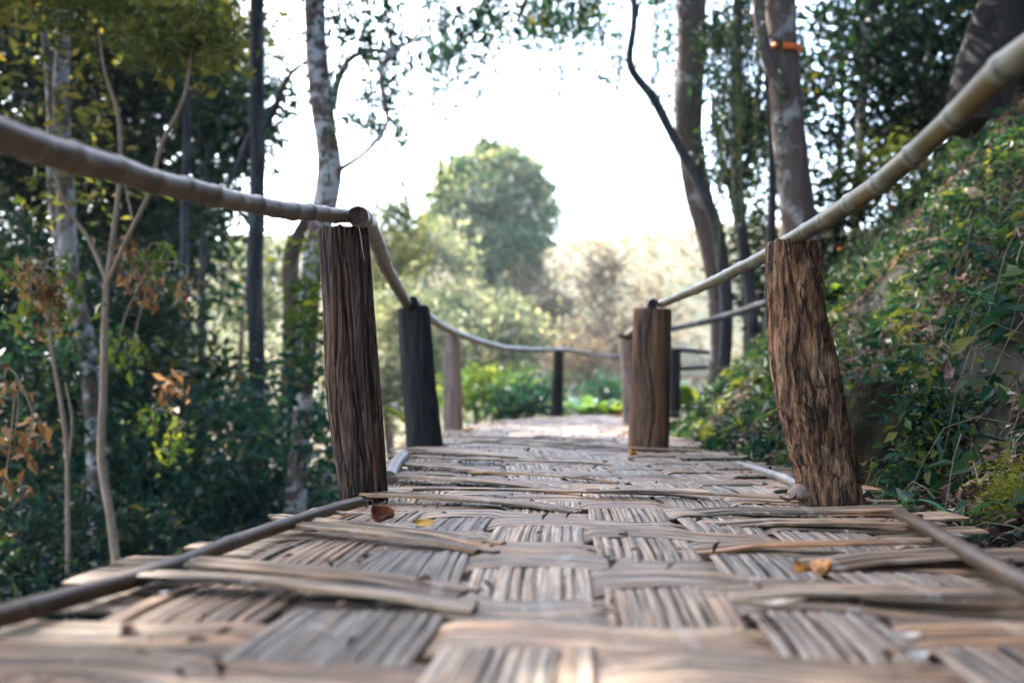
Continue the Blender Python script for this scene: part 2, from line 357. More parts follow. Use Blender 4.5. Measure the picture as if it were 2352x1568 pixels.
def pix_path(pts, scale=1.0):
    """[(px,py,depth,width px)] -> world points, radii"""
    return [P(a, b, d) for a, b, d, w in pts], [w * .5 / F * d * scale for a, b, d, w in pts]
# ================================================================== THE SETTING
def foot(y): return 1.22 + np.where(y > 7, .05 * (np.maximum(y, 7) - 7) ** 2, 0) + np.where(y < 1.5, -.1 * (1.5 - y), 0)
def hill_z(x, y):
    e = x - foot(y)
    z = -.17 + np.where(e > 0, 1.0 * e, .5 * e)
    z = np.where(z > 4.5, 4.5 + (z - 4.5) * .35, z)
    return z + .10 * fbm(x * 1.3, y * 1.3, 0, 3, 3) * sst(e / .5 + .3) + .035 * fbm(x * 6, y * 6, 0, 5, 3)
def ground_z(x, y):
    left = -.75 - .62 * np.clip(-.6 - x, 0, 6) - .12 * np.clip(-6.6 - x, 0, 30)
    z = np.where(x < -.6, left, -.75 + .25 * np.clip(x + .6, 0, 1.6))
    far = sst((y - 13) / 8)
    z = z * (1 - far) + far * (np.maximum(z, -2.2) * .6 - .6)
    rise = np.clip(y - 34, 0, 200) * .13 + 1.2 * sst((y - 34) / 30) * fbm(x * .05, y * .05, 0, 8, 3)
    return z + rise * sst((y - 34) / 10) + .08 * fbm(x * .8, y * .8, 0, 9, 3)
def sheet(name, xs, ys, zf, mat, kind='structure'):
    X, Y = np.meshgrid(xs, ys); Z = zf(X, Y); mb = MB()
    n, m = X.shape; i = np.arange(n - 1)[:, None] * m + np.arange(m - 1)[None]
    Q = np.stack([i, i + 1, i + m + 1, i + m], -1).reshape(-1, 4)
    mb.add(np.stack([X, Y, Z], -1), Q, None, np.stack([X, Y], -1))
    return tag(mb.build(name, mat), kind=kind)
xs = np.concatenate([np.linspace(-140, -22, 14), np.linspace(-20, 20, 90), np.linspace(22, 140, 14)])
ys = np.concatenate([np.linspace(-60, -4, 10), np.linspace(-3, 30, 70), np.linspace(31, 120, 50), np.linspace(125, 350, 12)])
sheet('ground', xs, ys, ground_z, M['soil'])
sheet('hillside', np.concatenate([np.linspace(1.0, 4, 90), np.linspace(4.1, 16, 60)]), np.linspace(-3, 20, 260), hill_z, M['bank_soil'])
# far dry slope and hazy ridge
def slope_z(x, y): return -2.5 + 12.0 * sst((y - 28) / 36) + .09 * np.clip(y - 60, 0, 60) + 1.0 * fbm(x * .07, y * .07, 0, 12, 3) + .03 * np.clip(x, 0, 60)
sheet('dry_slope', np.linspace(-60, 70, 90), np.linspace(30, 110, 60), slope_z, M['hill'])
def ridge_z(x, y):
    return -6 + 34 * np.exp(-((x - 62) / 55.) ** 2) * np.exp(-((y - 250) / 70.) ** 2) + 20 * np.exp(-((x + 10) / 200.) ** 2) * np.exp(-((y - 290) / 60.) ** 2) + 2 * fbm(x * .03, y * .03, 0, 14, 3)
sheet('hills', np.linspace(-139, 139, 90), np.linspace(130, 349, 50), ridge_z, M['hill'])
g = np.random.default_rng(3); n = 30000; x = -40 + 90 * g.random(n); y = 31 + 60 * g.random(n); mb = MB()
leaf_cloud(mb, np.stack([x, y, slope_z(x, y) + .5 * g.random(n) ** 2], -1), .42, .4, .2, -.4, None, 5, colr=.5 + .4 * fbm(x * .1, y * .1, 0, 7, 2))
tag(mb.build('dry_grass', M['leaf_pink'], smooth=False), 'pale dry grass and scrub covering the far slope', 'dry grass', kind='stuff')
# ================================================================== THE WALKWAY
KS = np.array([-1.0, .3, 1.4, 2, 3, 6, 20])
KB = np.array([[-.84, -.72, -.60, -.53, -.43, -.50, -.50], [-.58, -.46, -.345, -.29, -.20, -.28, -.28], [-.34, -.20, -.09, -.075, -.01, -.07, -.07],
               [-.10, .03, .125, .155, .21, .14, .14], [.10, .24, .335, .385, .43, .36, .36], [.3, .44, .53, .575, .65, .58, .58], [.52, .68, .80, .83, .87, .80, .80]])
def bounds(k, s): return np.interp(s, KS, KB[k])
def poleL(s): return np.interp(s, [-1, .3, 1.45, 3.02, 3.3, 6, 20], [-1.16, -.95, -.746, -.47, -.50, -.56, -.56])
def poleR(s): return np.interp(s, [-1, .3, 1.716, 2.745, 3.3, 6, 20], [.42, .64, .882, 1.067, 1.06, 1.04, 1.04])
_s = np.linspace(-3, 24, 2701); _phi = np.radians(np.interp(_s, [7, 9, 12, 14, 16.5], [0, 7, 20, 48, 80]))
_cx = np.concatenate([[0], np.cumsum(np.sin(_phi[:-1]) * .01)]); _cy = -3 + np.concatenate([[0], np.cumsum(np.cos(_phi[:-1]) * .01)])
def deck(s, l, z):
    s, l, z = np.broadcast_arrays(np.asarray(s, float), np.asarray(l, float), np.asarray(z, float))
    ph = np.interp(s, _s, _phi)
    z = z + .010 * fbm(s * .7, l * 1.1, 0, 71, 2) * sst((s + 2) / 2); return np.stack([np.interp(s, _s, _cx) + l * np.cos(ph), np.interp(s, _s, _cy) - l * np.sin(ph), z], -1)
PITCHW, S0 = .183, .073
walk = tag(empty('bamboo_walkway'), 'long walkway of grey-brown split bamboo strips woven into a mat', 'walkway')
POSTS = {  # px of left/right outline at (y) rows, depth
 'L1': dict(d=3.08, rows=[(525, 731, 846), (700, 745, 858), (900, 752, 872), (1040, 768, 884), (1145, 783, 890)]),
 'R1': dict(d=2.98, rows=[(557, 1760, 1878), (700, 1764, 1888), (800, 1769, 1906), (900, 1785, 1925), (1000, 1810, 1945), (1155, 1850, 1980)]),
 'L2': dict(d=5.85, rows=[(705, 915, 985), (870, 922, 999), (1030, 935, 1015)]),
 'R2': dict(d=5.85, rows=[(710, 1457, 1540), (870, 1452, 1537), (1028, 1446, 1535)]),
 'L3': dict(d=8.75, rows=[(770, 1018, 1055), (900, 1021, 1060), (988, 1023, 1064)]),
 'L4': dict(d=13.3, rows=[(805, 1272, 1295), (948, 1265, 1294)]),
 'R3': dict(d=10.0, rows=[(768, 1425, 1455), (955, 1430, 1462)]),
 'R4': dict(d=12.4, rows=[(800, 1540, 1564), (955, 1535, 1562)])}
for p in POSTS.values():
    y, a, b = p['rows'][-1]; q = P((a + b) / 2, y, p['d']); p['x'] = q[0]; p['r'] = (b - a) / 2 / F * p['d']
def jagged_ends(g, base, sd, n): return base + sd * g.normal(size=n).clip(-1.6, 1.6)
def lanes_strip(mb, s, l0, l1, width, zf, sf, g, nlane=4, thick=.006, ds=.02, edge_jit=.03, fan=.25):
    """one flattened split culm lying across the deck; sf(l), zf(l) centre line; made of lanes with hairline splits"""
    cuts = np.sort(np.concatenate([[0, 1], (np.arange(1, nlane) + g.normal(size=nlane - 1) * .16) / nlane])).clip(0, 1)
    e0 = l0 + edge_jit * g.normal(size=nlane); e1 = l1 + edge_jit * g.normal(size=nlane); u0 = g.random() * 20; v0 = g.random() * 9
    for i in range(nlane):
        a, b = cuts[i] - .5, cuts[i + 1] - .5
        if b - a < .04: continue
        l = np.arange(e0[i], e1[i], ds); 
        if len(l) < 5: continue
        f = 1 + fan * (sst(1 - (l - l0) / .22) + sst(1 - (l1 - l) / .22)) * .5
        w = width * np.ones_like(l) * (1 + .05 * vn(l * 5, i * 3.1, s, 2))
        cen = (a + b) / 2 * w * f
        zz = zf(l) + .0007 * g.normal() + .003 * vn(l * 4, i * 5.3, s * 7, 6) * sst(1 - np.minimum(l - l0, l1 - l) / .2) - .0022 * ((a + b)) ** 2
        C = deck(s + sf(l) + cen, l, zz)
        T = np.gradient(C, axis=0); T /= np.linalg.norm(T, axis=1)[:, None]
        Nv = np.tile([0, 0, 1.0], (len(l), 1)); Lv = np.cross(Nv, T); Lv /= np.linalg.norm(Lv, axis=1)[:, None]
        Nv = np.cross(T, Lv); tl = -(a + b) * .03
        h = .0012
        sec = [(-.5, -thick), (-.5, -.0012), (-.25, h * .8), (.25, h * .8), (.5, -.0012), (.5, -thick)]
        ww = w * (b - a) * (1 + .02) - .0006 - .003 * sst(1 - np.minimum(l - l0, l1 - l) / .25)
        sweep(mb, C, Lv, Nv, ww, sec, u0 + l[0], v0 + (a + b) / 2 * width)
g = np.random.default_rng(11)
NB = 6
for j in range(0, 78):
    s = S0 + j * PITCHW
    if s > 13.7: break
    r = np.array([(j + k + 1) % 3 for k in range(NB)])
    zt = {0: -.0045, 1: .0048, 2: .0014}; yt = {0: 0.0, 1: .034, 2: -.034}
    zv = np.array([.002 + .004 * g.random()] + [zt[q] + .0015 * g.normal() for q in r] + [.003 + .005 * g.random()])
    far = float(sst((s - 2.9) / 1.5)); zv = zv * (1 + .6 * far) + far * .003 * g.normal(size=len(zv))
    yv = np.array([0.0] + [yt[q] * (1 + .15 * g.normal()) for q in r] + [0.0])
    yv[0] = yv[1] * .6; yv[-1] = yv[-2] * .6
    wob = g.normal(size=3) * [.008, .014, .02]
    B = [bounds(k, s) for k in range(NB + 1)]
    def zf(l, zv=zv, B=B):
        z = np.full_like(l, zv[0])
        for k in range(NB + 1): z = z + (zv[k + 1] - zv[k]) * sst((l - B[k]) / .045 + .5)
        return z
    def sf(l, yv=yv, B=B, wob=wob, s=s):
        z = np.full_like(l, yv[0])
        for k in range(NB + 1): z = z + (yv[k + 1] - yv[k]) * np.clip((l - B[k]) / .22 + .5, 0, 1)
        return z + wob[0] + wob[1] * (l - .2) * 1.3 + .10 * np.clip(-.2 - l, 0, 1) + .03 * np.clip(l - .8, 0, 1) + .006 * vn(l * 3, s * 5, 0, 4)
    l0 = poleL(s) - .045 + .035 * g.normal(); l1 = poleR(s) + .10 + .05 * g.normal()
    for nm, p in POSTS.items():
        if nm in ('L3', 'L4', 'R3', 'R4'): continue
        if abs(s - p['d']) < p['r'] + .085:
            if nm[0] == 'L': l0 = max(l0, p['x'] + p['r'] + .012)
            else: l1 = min(l1, p['x'] - p['r'] - .012)
    mb = MB()
    lanes_strip(mb, s, l0, l1, .163 + .013 * g.normal(), zf, sf, g, nlane=int(g.choice([1, 2, 2, 3, 4])) if s < 7 else 1, thick=.0055, ds=.018 if s < 5 else .04, fan=.15)
    mb.build('weft_strip', M['weft'], walk, smooth=False)
# loose strips thrown over the weave at the left edge (end points measured on the deck)
LOOSE = [((390, 1300), (1075, 1343), .085, 3), ((320, 1337), (1085, 1372), .075, 2), ((625, 1188), (1135, 1243), .06, 3), ((640, 1206), (1140, 1262), .05, 2), ((835, 1136), (1340, 1166), .10, 5), ((690, 1196), (1010, 1222), .03, 1),
         ((905, 1092), (1330, 1124), .13, 5), ((925, 1062), (1200, 1082), .13, 4), ((1620, 1345), (2352, 1372), .085, 3), ((1585, 1250), (2170, 1238), .05, 2), ((1835, 1278), (2245, 1262), .12, 4), ((1560, 1170), (2075, 1168), .10, 4), ((1650, 1192), (2080, 1196), .08, 3), ((950, 1036), (1240, 1046), .2, 3)]
_g = np.random.default_rng(31)
for _ in range(11):
    sy = 2.9 + 4.2 * _g.random(); xa = -.5 + .9 * _g.random(); ln = .45 + .5 * _g.random(); yy = sy + .10 * _g.normal()
    pa = ray(0, 0); LOOSE.append(((xa, sy), (min(xa + ln, 1.12), yy), .022 + .03 * _g.random(), 1 + int(_g.random() < .4)))
for (a, b, w, nl) in LOOSE:
    A, Bp = (G(*a, .02), G(*b, .02)) if abs(a[0]) > 5 else (np.array([*a, .012]), np.array([*b, .012]))
    sl = (Bp[1] - A[1]) / (Bp[0] - A[0]); mb = MB()
    right = a[0] > 1400
    zf = (lambda l, A=A, Bp=Bp, right=right: .018 + .012 * sst((l - A[0]) / (Bp[0] - A[0])) * (1 if right else 0) + (0 if right else 1) * .014 * (1 - sst((l - A[0]) / (Bp[0] - A[0]))) - (.012 * sst(1 - (l - A[0]) / .15) if right else .010 * sst(1 - (Bp[0] - l) / .15)))
    sf = (lambda l, A=A, sl=sl: (l - A[0]) * sl)
    lanes_strip(mb, A[1], A[0], Bp[0], w, zf, sf, g, nlane=nl, thick=.007, ds=.02, edge_jit=.018, fan=.3)
    mb.build('weft_strip', M['weft'], walk, smooth=False)
# warp bands, running away from the camera
for k in range(NB):
    mb = MB(); nsl = 11 if k not in (2, 4) else 9
    cuts = np.concatenate([[0], np.sort((np.arange(1, nsl) + g.normal(size=nsl - 1) * .17) / nsl), [1]])
    for i in range(nsl):
        a, b = cuts[i], cuts[i + 1]
        ss = np.arange(-.9, 13.7, .022)
        lo, hi = bounds(k, ss) + .011, bounds(k + 1, ss) - .009
        drift = .004 * vn(ss * 1.7, i * 7.7, k * 3.3, 8)
        l = lo + (hi - lo) * (a + b) / 2 + drift
        w = (hi - lo) * (b - a) * (1.05 + .12 * vn(ss * 1.1, i * 2.3, k, 12) - .05)
        if k == 0: w = w * .86
        q = (ss - S0) / PITCHW + k + 1          # multiple of three = floats on top
        t = np.abs((q + 1.5) % 3 - 1.5)
        z = -.004 + .0078 * sst(1.3 - t / .95) ** .8 + .0016 * vn(ss * 3, i * 9.1, k * 4.0, 3) + .0012 * g.normal()
        C = deck(ss, l, z)
        T = np.gradient(C, axis=0); T /= np.linalg.norm(T, axis=1)[:, None]
        tilt = g.normal() * .055
        Nv = np.tile([0, 0, 1.0], (len(ss), 1)); Lv = np.cross(T, Nv); Lv /= np.linalg.norm(Lv, axis=1)[:, None]
        Nv = np.cross(Lv, T); Lv = Lv * math.cos(tilt) + Nv * math.sin(tilt); Nv = np.cross(Lv, T)
        h = .0015
        sec = [(-.5, -.004), (-.5, -.0012), (-.36, h * .62), (-.13, h), (.13, h), (.36, h * .62), (.5, -.0012), (.5, -.004)]
        sweep(mb, C, Lv, Nv, w, sec, g.random() * 30, g.random() * 9)
    mb.build('warp_band', M['warp'], walk)
# edge poles
def node_tube(name, mat, pts, rad, nodes_t, parent=None, sides=28, seg=.012, bulge=.07, seed=1, hollow=False, wob=.0):
    """bamboo culm: nodes_t = positions along the length in metres"""
    pts = np.asarray(pts, float); Ltot = np.linalg.norm(np.diff(pts, axis=0), axis=1).sum()
    n = int(Ltot / seg) + 4; nodes_t = np.sort(np.asarray(nodes_t))
    full = np.concatenate([[nodes_t[0] - .3], nodes_t, [nodes_t[-1] + .3]]); idx = np.arange(len(full))
    uu = lambda t: np.interp(t, full, idx)
    def radf(t):
        d = t[:, None] - nodes_t[None]; s = .008
        return 1 + bulge * np.exp(-(d / s) ** 2).sum(1) + .03 * np.exp(-((d - .02) / .03) ** 2).sum(1) - .02 * np.exp(-((d + .016) / .009) ** 2).sum(1)
    C0, r0, t0 = resample(pts, rad, n); g_ = np.random.default_rng(seed + 99)
    kn = nodes_t[(nodes_t > .02) & (nodes_t < t0[-1] - .02)]; tk = np.concatenate([[0], kn, [t0[-1]]])
    off = g_.normal(size=(len(tk), 3)) * .0012; off[0] = off[-1] = 0
    pk = np.stack([np.interp(tk, t0, C0[:, i]) for i in range(3)], -1) + off; rk = np.interp(tk, t0, r0) * (1 + .03 * g_.normal(size=len(tk)))
    mb = MB(); tube(mb, pk, rk, n, sides, rough=.02 + wob, rs=2.0, uu=uu, radf=radf, caps=not hollow, seed=seed, lin=True)
    return mb.build(name, mat, parent), n
def spaced(L, a, b, seed):
    g_ = np.random.default_rng(seed); t = [a * g_.random()]
    while t[-1] < L: t.append(t[-1] + a + (b - a) * g_.random())
    return t
def edge_pole(pts, r, mat, seed):
    L = np.linalg.norm(np.diff(np.array(pts), axis=0), axis=1).sum()
    node_tube('edge_pole', mat, pts, np.interp(np.linspace(0, 1, len(pts)), [0, 1], [r, r * .9]), spaced(L, .16, .26, seed), walk, seed=seed)
edge_pole([(-1.0, .0, .034), (-.83, .95, .034), tuple(G(0, 1418, .03)), tuple(G(300, 1330, .03)), tuple(G(640, 1208, .034)), tuple(G(825, 1152, .028))], .0165, M['edge_brown'], 3)
edge_pole([(.50, -.3, .03), (.74, .9, .032), tuple(G(2350, 1338, .032)), tuple(G(2160, 1228, .03)), tuple(G(2066, 1178, .024))], .0175, M['edge_brown'], 5)
edge_pole([tuple(G(893, 1100, .01)), tuple(G(905, 1072, .022)), tuple(G(926, 1048, .03))], .030, M['edge_pale'], 7)
edge_pole([(1.10, 3.1, .0), tuple(G(1850, 1122, .01)), tuple(G(1800, 1100, .012)), (1.04, 4.6, -.01)], .024, M['edge_pale'], 8)
# joists and stringers under the mat
def stick(name, a, b, r, mat, parent, sides=10, rough=.1, n=10):
    mb = MB(); tube(mb, [a, (np.array(a) + b) / 2, b], [r, r * .97, r * .93], n, sides, rough, seed=int(abs(a[0] * 91 + a[1] * 13))); return mb.build(name, mat, parent)
for s in np.arange(.2, 13.5, 1.45):
    a, b = deck(s, -.62, -.085), deck(s, 1.05, -.085); stick('joist', a, b, .032, M['post_pale'], walk)
for l in (-.4, .25, .85):
    mb = MB(); q = [deck(s, l, -.15) for s in np.linspace(-.8, 13.4, 12)]; tube(mb, q, [.035] * 12, 60, 10, .05); mb.build('stringer', M['post_brown'], walk)
# ================================================================== POSTS
def make_post(key, mat, label, sides=72, n=150, amp=.05, stretch=2.0, coarse=1.0, chunk=0.0, seed=0, down=-.75, cracks=0):
    p = POSTS[key]; rows = p['rows']; d = p['d']
    pts, rad = [], []
    for (y, a, b) in rows: pts.append(P((a + b) / 2, y, d)); rad.append((b - a) / 2 / F * d)
    v = pts[-1] - pts[-2]; dz = down - pts[-1][2]; v = v / abs(v[2]) * abs(dz); v[0] *= .5; pts.append(pts[-1] + v); rad.append(rad[-1] * 1.03)
    pts = pts[::-1]; rad = rad[::-1]
    root = tag(empty('wooden_post'), label, 'post', 'posts along the walkway')
    mb = MB(); C, r, t = resample(pts, rad, n); T, A, B = frames(C)
    th = np.linspace(0, 2 * np.pi, sides + 1); ct, st_ = np.cos(th)[None], np.sin(th)[None]; tt = t[:, None]
    k = 3.2 * coarse
    grooves = 1 - np.abs(fbm(ct * k, st_ * k, tt * stretch, seed, 3)) * 2.0       # ridged
    rr = r[:, None] * (1 + amp * grooves + .035 * fbm(ct * .9, st_ * .9, tt * 1.8, seed + 5, 2))
    fine = fbm(ct * 9, st_ * 9, tt * stretch * 4, seed + 9, 2); rr += r[:, None] * .012 * fine
    gc = np.random.default_rng(seed + 77)
    for _ in range(cracks):
        a0 = gc.random() * 6.283; w0 = .03 + .03 * gc.random(); c_, L_ = gc.random() * t[-1], (.25 + .5 * gc.random()) * t[-1]
        ca = a0 + .35 * vn(tt * 3, a0, 0, seed) + .06 * vn(tt * 14, a0, 0, seed); dd_ = np.abs((th[None] - ca + np.pi) % (2 * np.pi) - np.pi)
        rr -= r[:, None] * (.10 + .08 * gc.random()) * np.exp(-(dd_ / w0) ** 2) * sst((1 - np.abs(tt - c_) / L_) * 3)
    if chunk:
        side = sst((-np.cos(th)[None] if False else 0) + .5 + .8 * fbm(ct, st_, tt * 2.2, seed + 21, 2) + .35 * (tt / t[-1] - .45))
        ck = vn(ct * 6, st_ * 6, tt * 22, seed + 31); rr += r[:, None] * chunk * side * np.where(ck > -.1, 1, -.6) * np.minimum(1, np.abs(ck + .1) * 6)
    rr *= (1 - .06 * sst((tt - t[-1] + .012) / .012))
    rr[:, -1] = rr[:, 0]
    V = C[:, None] + rr[..., None] * (np.cos(th)[None, :, None] * A[:, None] + np.sin(th)[None, :, None] * B[:, None])
    V[-1, :, 2] += .008 * vn(np.cos(th) * 3, np.sin(th) * 3, 0, seed)
    V[-1, -1] = V[-1, 0]
    i = np.arange(n - 1)[:, None] * (sides + 1) + np.arange(sides)[None]
    mb.add(V, np.stack([i, i + 1, i + sides + 2, i + sides + 1], -1).reshape(-1, 4))
    mb.build('log', mat, root)
    cb = MB(); ring = V[-1, :-1]; c0 = C[-1]; ks = np.arange(sides)
    rings = [c0 + (ring - c0) * f + np.array([0, 0, .004 * (1 - f)]) for f in (1.0, .75, .5, .25)]
    VV = np.vstack(rings + [c0[None] + [[0, 0, .004]]])
    Q = np.vstack([np.stack([q * sides + ks, q * sides + (ks + 1) % sides, (q + 1) * sides + (ks + 1) % sides, (q + 1) * sides + ks], -1) for q in range(3)])
    cb.add(VV, Q, np.stack([3 * sides + ks, 3 * sides + (ks + 1) % sides, np.full(sides, 4 * sides)], -1)); cb.build('cut_top', M['cut_end'], root)
    recentre(root, pts[0]); return root
make_post('L1', M['post_brown'], 'dark brown grooved log post, nearest on the left edge of the walkway', amp=.045, stretch=1.1, coarse=1.5, seed=2, n=220, sides=180, cracks=16)
make_post('R1', M['post_bark'], 'leaning log post with flaking tan bark, nearest on the right edge', amp=.05, stretch=3, coarse=1.3, chunk=.055, seed=12, n=260, sides=160, cracks=9)
make_post('L2', M['post_black'], 'blackened charred log post, second along the left edge', amp=.035, seed=22, sides=96, n=70, cracks=6)
make_post('R2', M['post_rust'], 'upright red-brown log post, second along the right edge', amp=.03, stretch=1.2, seed=32, sides=96, n=70, cracks=5)
make_post('L3', M['post_pale'], 'slim pale peeled post behind the blackened one on the left', amp=.02, seed=42, sides=32, n=40)
make_post('L4', M['post_black'], 'thin dark post at the far bend of the walkway', amp=.02, seed=52, sides=24, n=30)
make_post('R3', M['post_pale'], 'pale knobbly post half hidden behind the red-brown post', amp=.06, seed=62, sides=32, n=40)
make_post('R4', M['post_black'], 'dark post in shade just right of the red-brown post', amp=.02, seed=72, sides=24, n=30)
# ================================================================== RAILS
def rail(label, mat, pts, rads, node_px=None, nodes=None, group='bamboo handrails', endcap=None, name='bamboo_rail', wob=0.0, seed=1, extra=None):
    root = tag(empty(name), label, 'rail', group)
    W = [P(*q) if len(q) == 3 else np.array(q[:3]) for q in pts]
    C, r, t = resample(W, rads, 400)
    if node_px is not None:
        px = 1176 + F * C[:, 0] / np.maximum(C[:, 1], .05)
        o = np.argsort(px); nodes = [np.interp(q, px[o], t[o]) for q in node_px] + list(extra or [])
    if nodes is None: nodes = spaced(t[-1], .2, .33, seed)
    culm, _ = node_tube('culm', mat, W, rads, nodes, root, seed=seed, wob=wob, hollow=endcap is not None, bulge=.12)
    if endcap is not None:   # sawn end facing the camera: rim, recessed face, far plug
        T, A, B = frames(C); e = 0; mb = MB(); th = np.linspace(0, 2 * np.pi, 40, endpoint=False); ks = np.arange(40)
        rs = [(1.0, 0), (.96, -.003), (.80, -.002), (.76, .006), (.72, .007), (.4, .006), (.02, .006)]
        VV = np.vstack([C[0] + r[0] * f * (np.cos(th)[:, None] * A[0] + np.sin(th)[:, None] * B[0]) * (1 + .02 * vn(np.cos(th) * 3, np.sin(th) * 3, 0, 3))[:, None] + T[0] * z for f, z in rs])
        Q = np.vstack([np.stack([q * 40 + ks, (q + 1) * 40 + ks, (q + 1) * 40 + (ks + 1) % 40, q * 40 + (ks + 1) % 40], -1) for q in range(len(rs) - 1)])
        mb.add(VV, Q); mb.build('sawn_end', endcap, root)
        mb = MB(); a = C[0] + T[0] * .0; ck = [a + B[0] * r[0] * q * .9 * 1 + A[0] * r[0] * (.05 + .1 * math.sin(i * 2.1)) * 0 + A[0] * r[0] * w_ for i, (q, w_) in enumerate(((-.0, .85), (.1, .4), (-.02, 0), (.08, -.4), (.0, -.8)))]
        tube(mb, [c + T[0] * .0045 for c in ck], [.0004, .0012, .0014, .0012, .0004], 14, 6); mb.build('crack', M['post_black'], root)
        far = MB(); ring = C[-1] + r[-1] * (np.cos(th)[:, None] * A[-1] + np.sin(th)[:, None] * B[-1])
        far.add(np.vstack([ring, C[-1]]), None, np.stack([ks, (ks + 1) % 40, np.full(40, 40)], -1)); far.build('far_end', endcap, root)
    recentre(root, W[0]); return root
dl = lambda px: 1 / (.73 - (.73 - .332) * px / 800)
lp = [(-.86, .15, .73), (-.80, .75, .70), (0, 315, dl(0)), (100, 343, dl(100)), (200, 370, dl(200)), (300, 400, dl(300)), (400, 428, dl(400)), (500, 453, dl(500)), (600, 473, dl(600)), (700, 487, dl(700)), (800, 496, dl(800))]
def wpts(l): return [(q[0], q[1], q[2]) for q in l]
W0 = [np.array(lp[0]), np.array(lp[1])] + [P(*q) for q in lp[2:]]
class _Raw(list): pass
def rail_w(label, mat, W, rads, **k):
    global P
    old = P; P = lambda *q: np.array(q)
    try: return rail(label, mat, [tuple(w) for w in W], rads, **k)
    finally: P = old
rail_w('thick greyed bamboo rail coming in from the left onto the grooved post', M['rail_grey'], W0, [.0235, .0235, .0235, .023, .0225, .0225, .0225, .022, .022, .0215, .021], node_px=[60, 150, 258, 345, 418, 480, 535, 585, 625, 668, 705, 740, 770], extra=[.1, .35, .6, .85], seed=4)
W1 = [P(822, 497, 2.97), P(846, 520, 3.35), P(866, 560, 3.8), P(884, 608, 4.35), P(906, 648, 4.9), P(930, 690, 5.6), P(937, 702, 5.8)]
rail_w('bamboo rail with round sawn end facing forward above the grooved post', M['rail_grey'], W1, [.031, .031, .030, .030, .029, .028, .027], endcap=M['cut_end'], seed=6, wob=.03)
W2 = [P(948, 693, 5.75), P(985, 728, 6.9), P(1030, 757, 8.6), P(1075, 775, 9.7), P(1120, 789, 10.7), P(1170, 800, 11.8), P(1230, 803, 12.7), P(1290, 804, 13.5)]
rail_w('sagging bamboo rail from the charred post to the far bend', M['rail_grey'], W2, [.030, .030, .031, .031, .031, .031, .03, .03], endcap=M['post_black'], seed=8, wob=.03)
W3 = [P(1275, 800, 13.4), P(1330, 808, 14), P(1380, 817, 14.6), P(1440, 820, 15.2)]
rail_w('thin dark rail beyond the far bend, reaching behind the pale knobbly post', M['edge_brown'], W3, [.022, .022, .02, .02], seed=9)
dr = lambda px: 1 / np.interp(px, [1520, 1820, 2352, 2500], [.17, .339, .69, .79])
rp = [(1518, 698), (1600, 664), (1700, 616), (1770, 582), (1820, 549), (1900, 502), (1960, 464), (2040, 406), (2120, 340), (2210, 254), (2290, 172), (2352, 100), (2440, -10)]
W4 = [P(a, b, dr(a)) for a, b in rp]; W4.append(W4[-1] + np.array([.02, -.5, .0])); W4.append(W4[-1] + np.array([.0, -.5, .0]))
rail_w('long olive-green bamboo rail rising to the upper right over the leaning post', M['rail_green'], W4, [.0215, .022, .022, .022, .022, .022, .022, .022, .022, .022, .0225, .0225, .0225, .0225, .0225], node_px=[1556, 1601, 1640, 1671, 1705, 1736, 1776, 1811, 1853, 1903, 1963, 2031, 2111, 2206, 2321], seed=10)
W5 = [P(1500, 697, 5.75), P(1480, 722, 7.2), P(1455, 758, 9.2), P(1438, 772, 10.3)]
rail_w('rail stub with round dark end resting on the red-brown post', M['edge_brown'], W5, [.028, .028, .027, .027], endcap=M['post_black'], seed=12)
W6 = [P(1535, 757, 11.0), P(1600, 743, 10.4), P(1680, 722, 9.7), P(1765, 694, 9.0)]
rail_w('weathered brown wooden rail climbing behind the red-brown post', M['bark_dark'], W6, [.030, .032, .034, .036], seed=14, wob=.04, name='wooden_rail')
W7 = [P(1555, 803, 12.4), P(1600, 806, 12.6), P(1650, 812, 12.8)]
rail_w('dark upper rail beside the shaded dark post', M['edge_brown'], W7, [.03, .03, .03], seed=15)
W8 = [P(1560, 846, 12.5), P(1600, 844, 12.6), P(1640, 842, 12.8)]
rail_w('pale lower rail beside the shaded dark post', M['edge_pale'], W8, [.03, .03, .03], seed=16)
stub = MB(); tube(stub, [P(1422, 770, 9.92), P(1440, 774, 9.9), P(1458, 768, 9.9)], [.02, .022, .02], 10, 12, .05)
tag(stub.build('rail_stub', M['post_black']), 'short dark stub lying across the top of the pale knobbly post', 'rail')
# hanging split fibre on nearest left post
mb = MB(); tube(mb, [P(824, 520, 2.94), P(829, 545, 2.94), P(833, 575, 2.935), P(838, 600, 2.93)], [.0009, .0011, .0009, .0004], 24, 6)
tag(mb.build('bamboo_fibre', M['l_pale']), 'thin pale bamboo fibre dangling from the round sawn rail end', 'fibre')
exec_parts = []
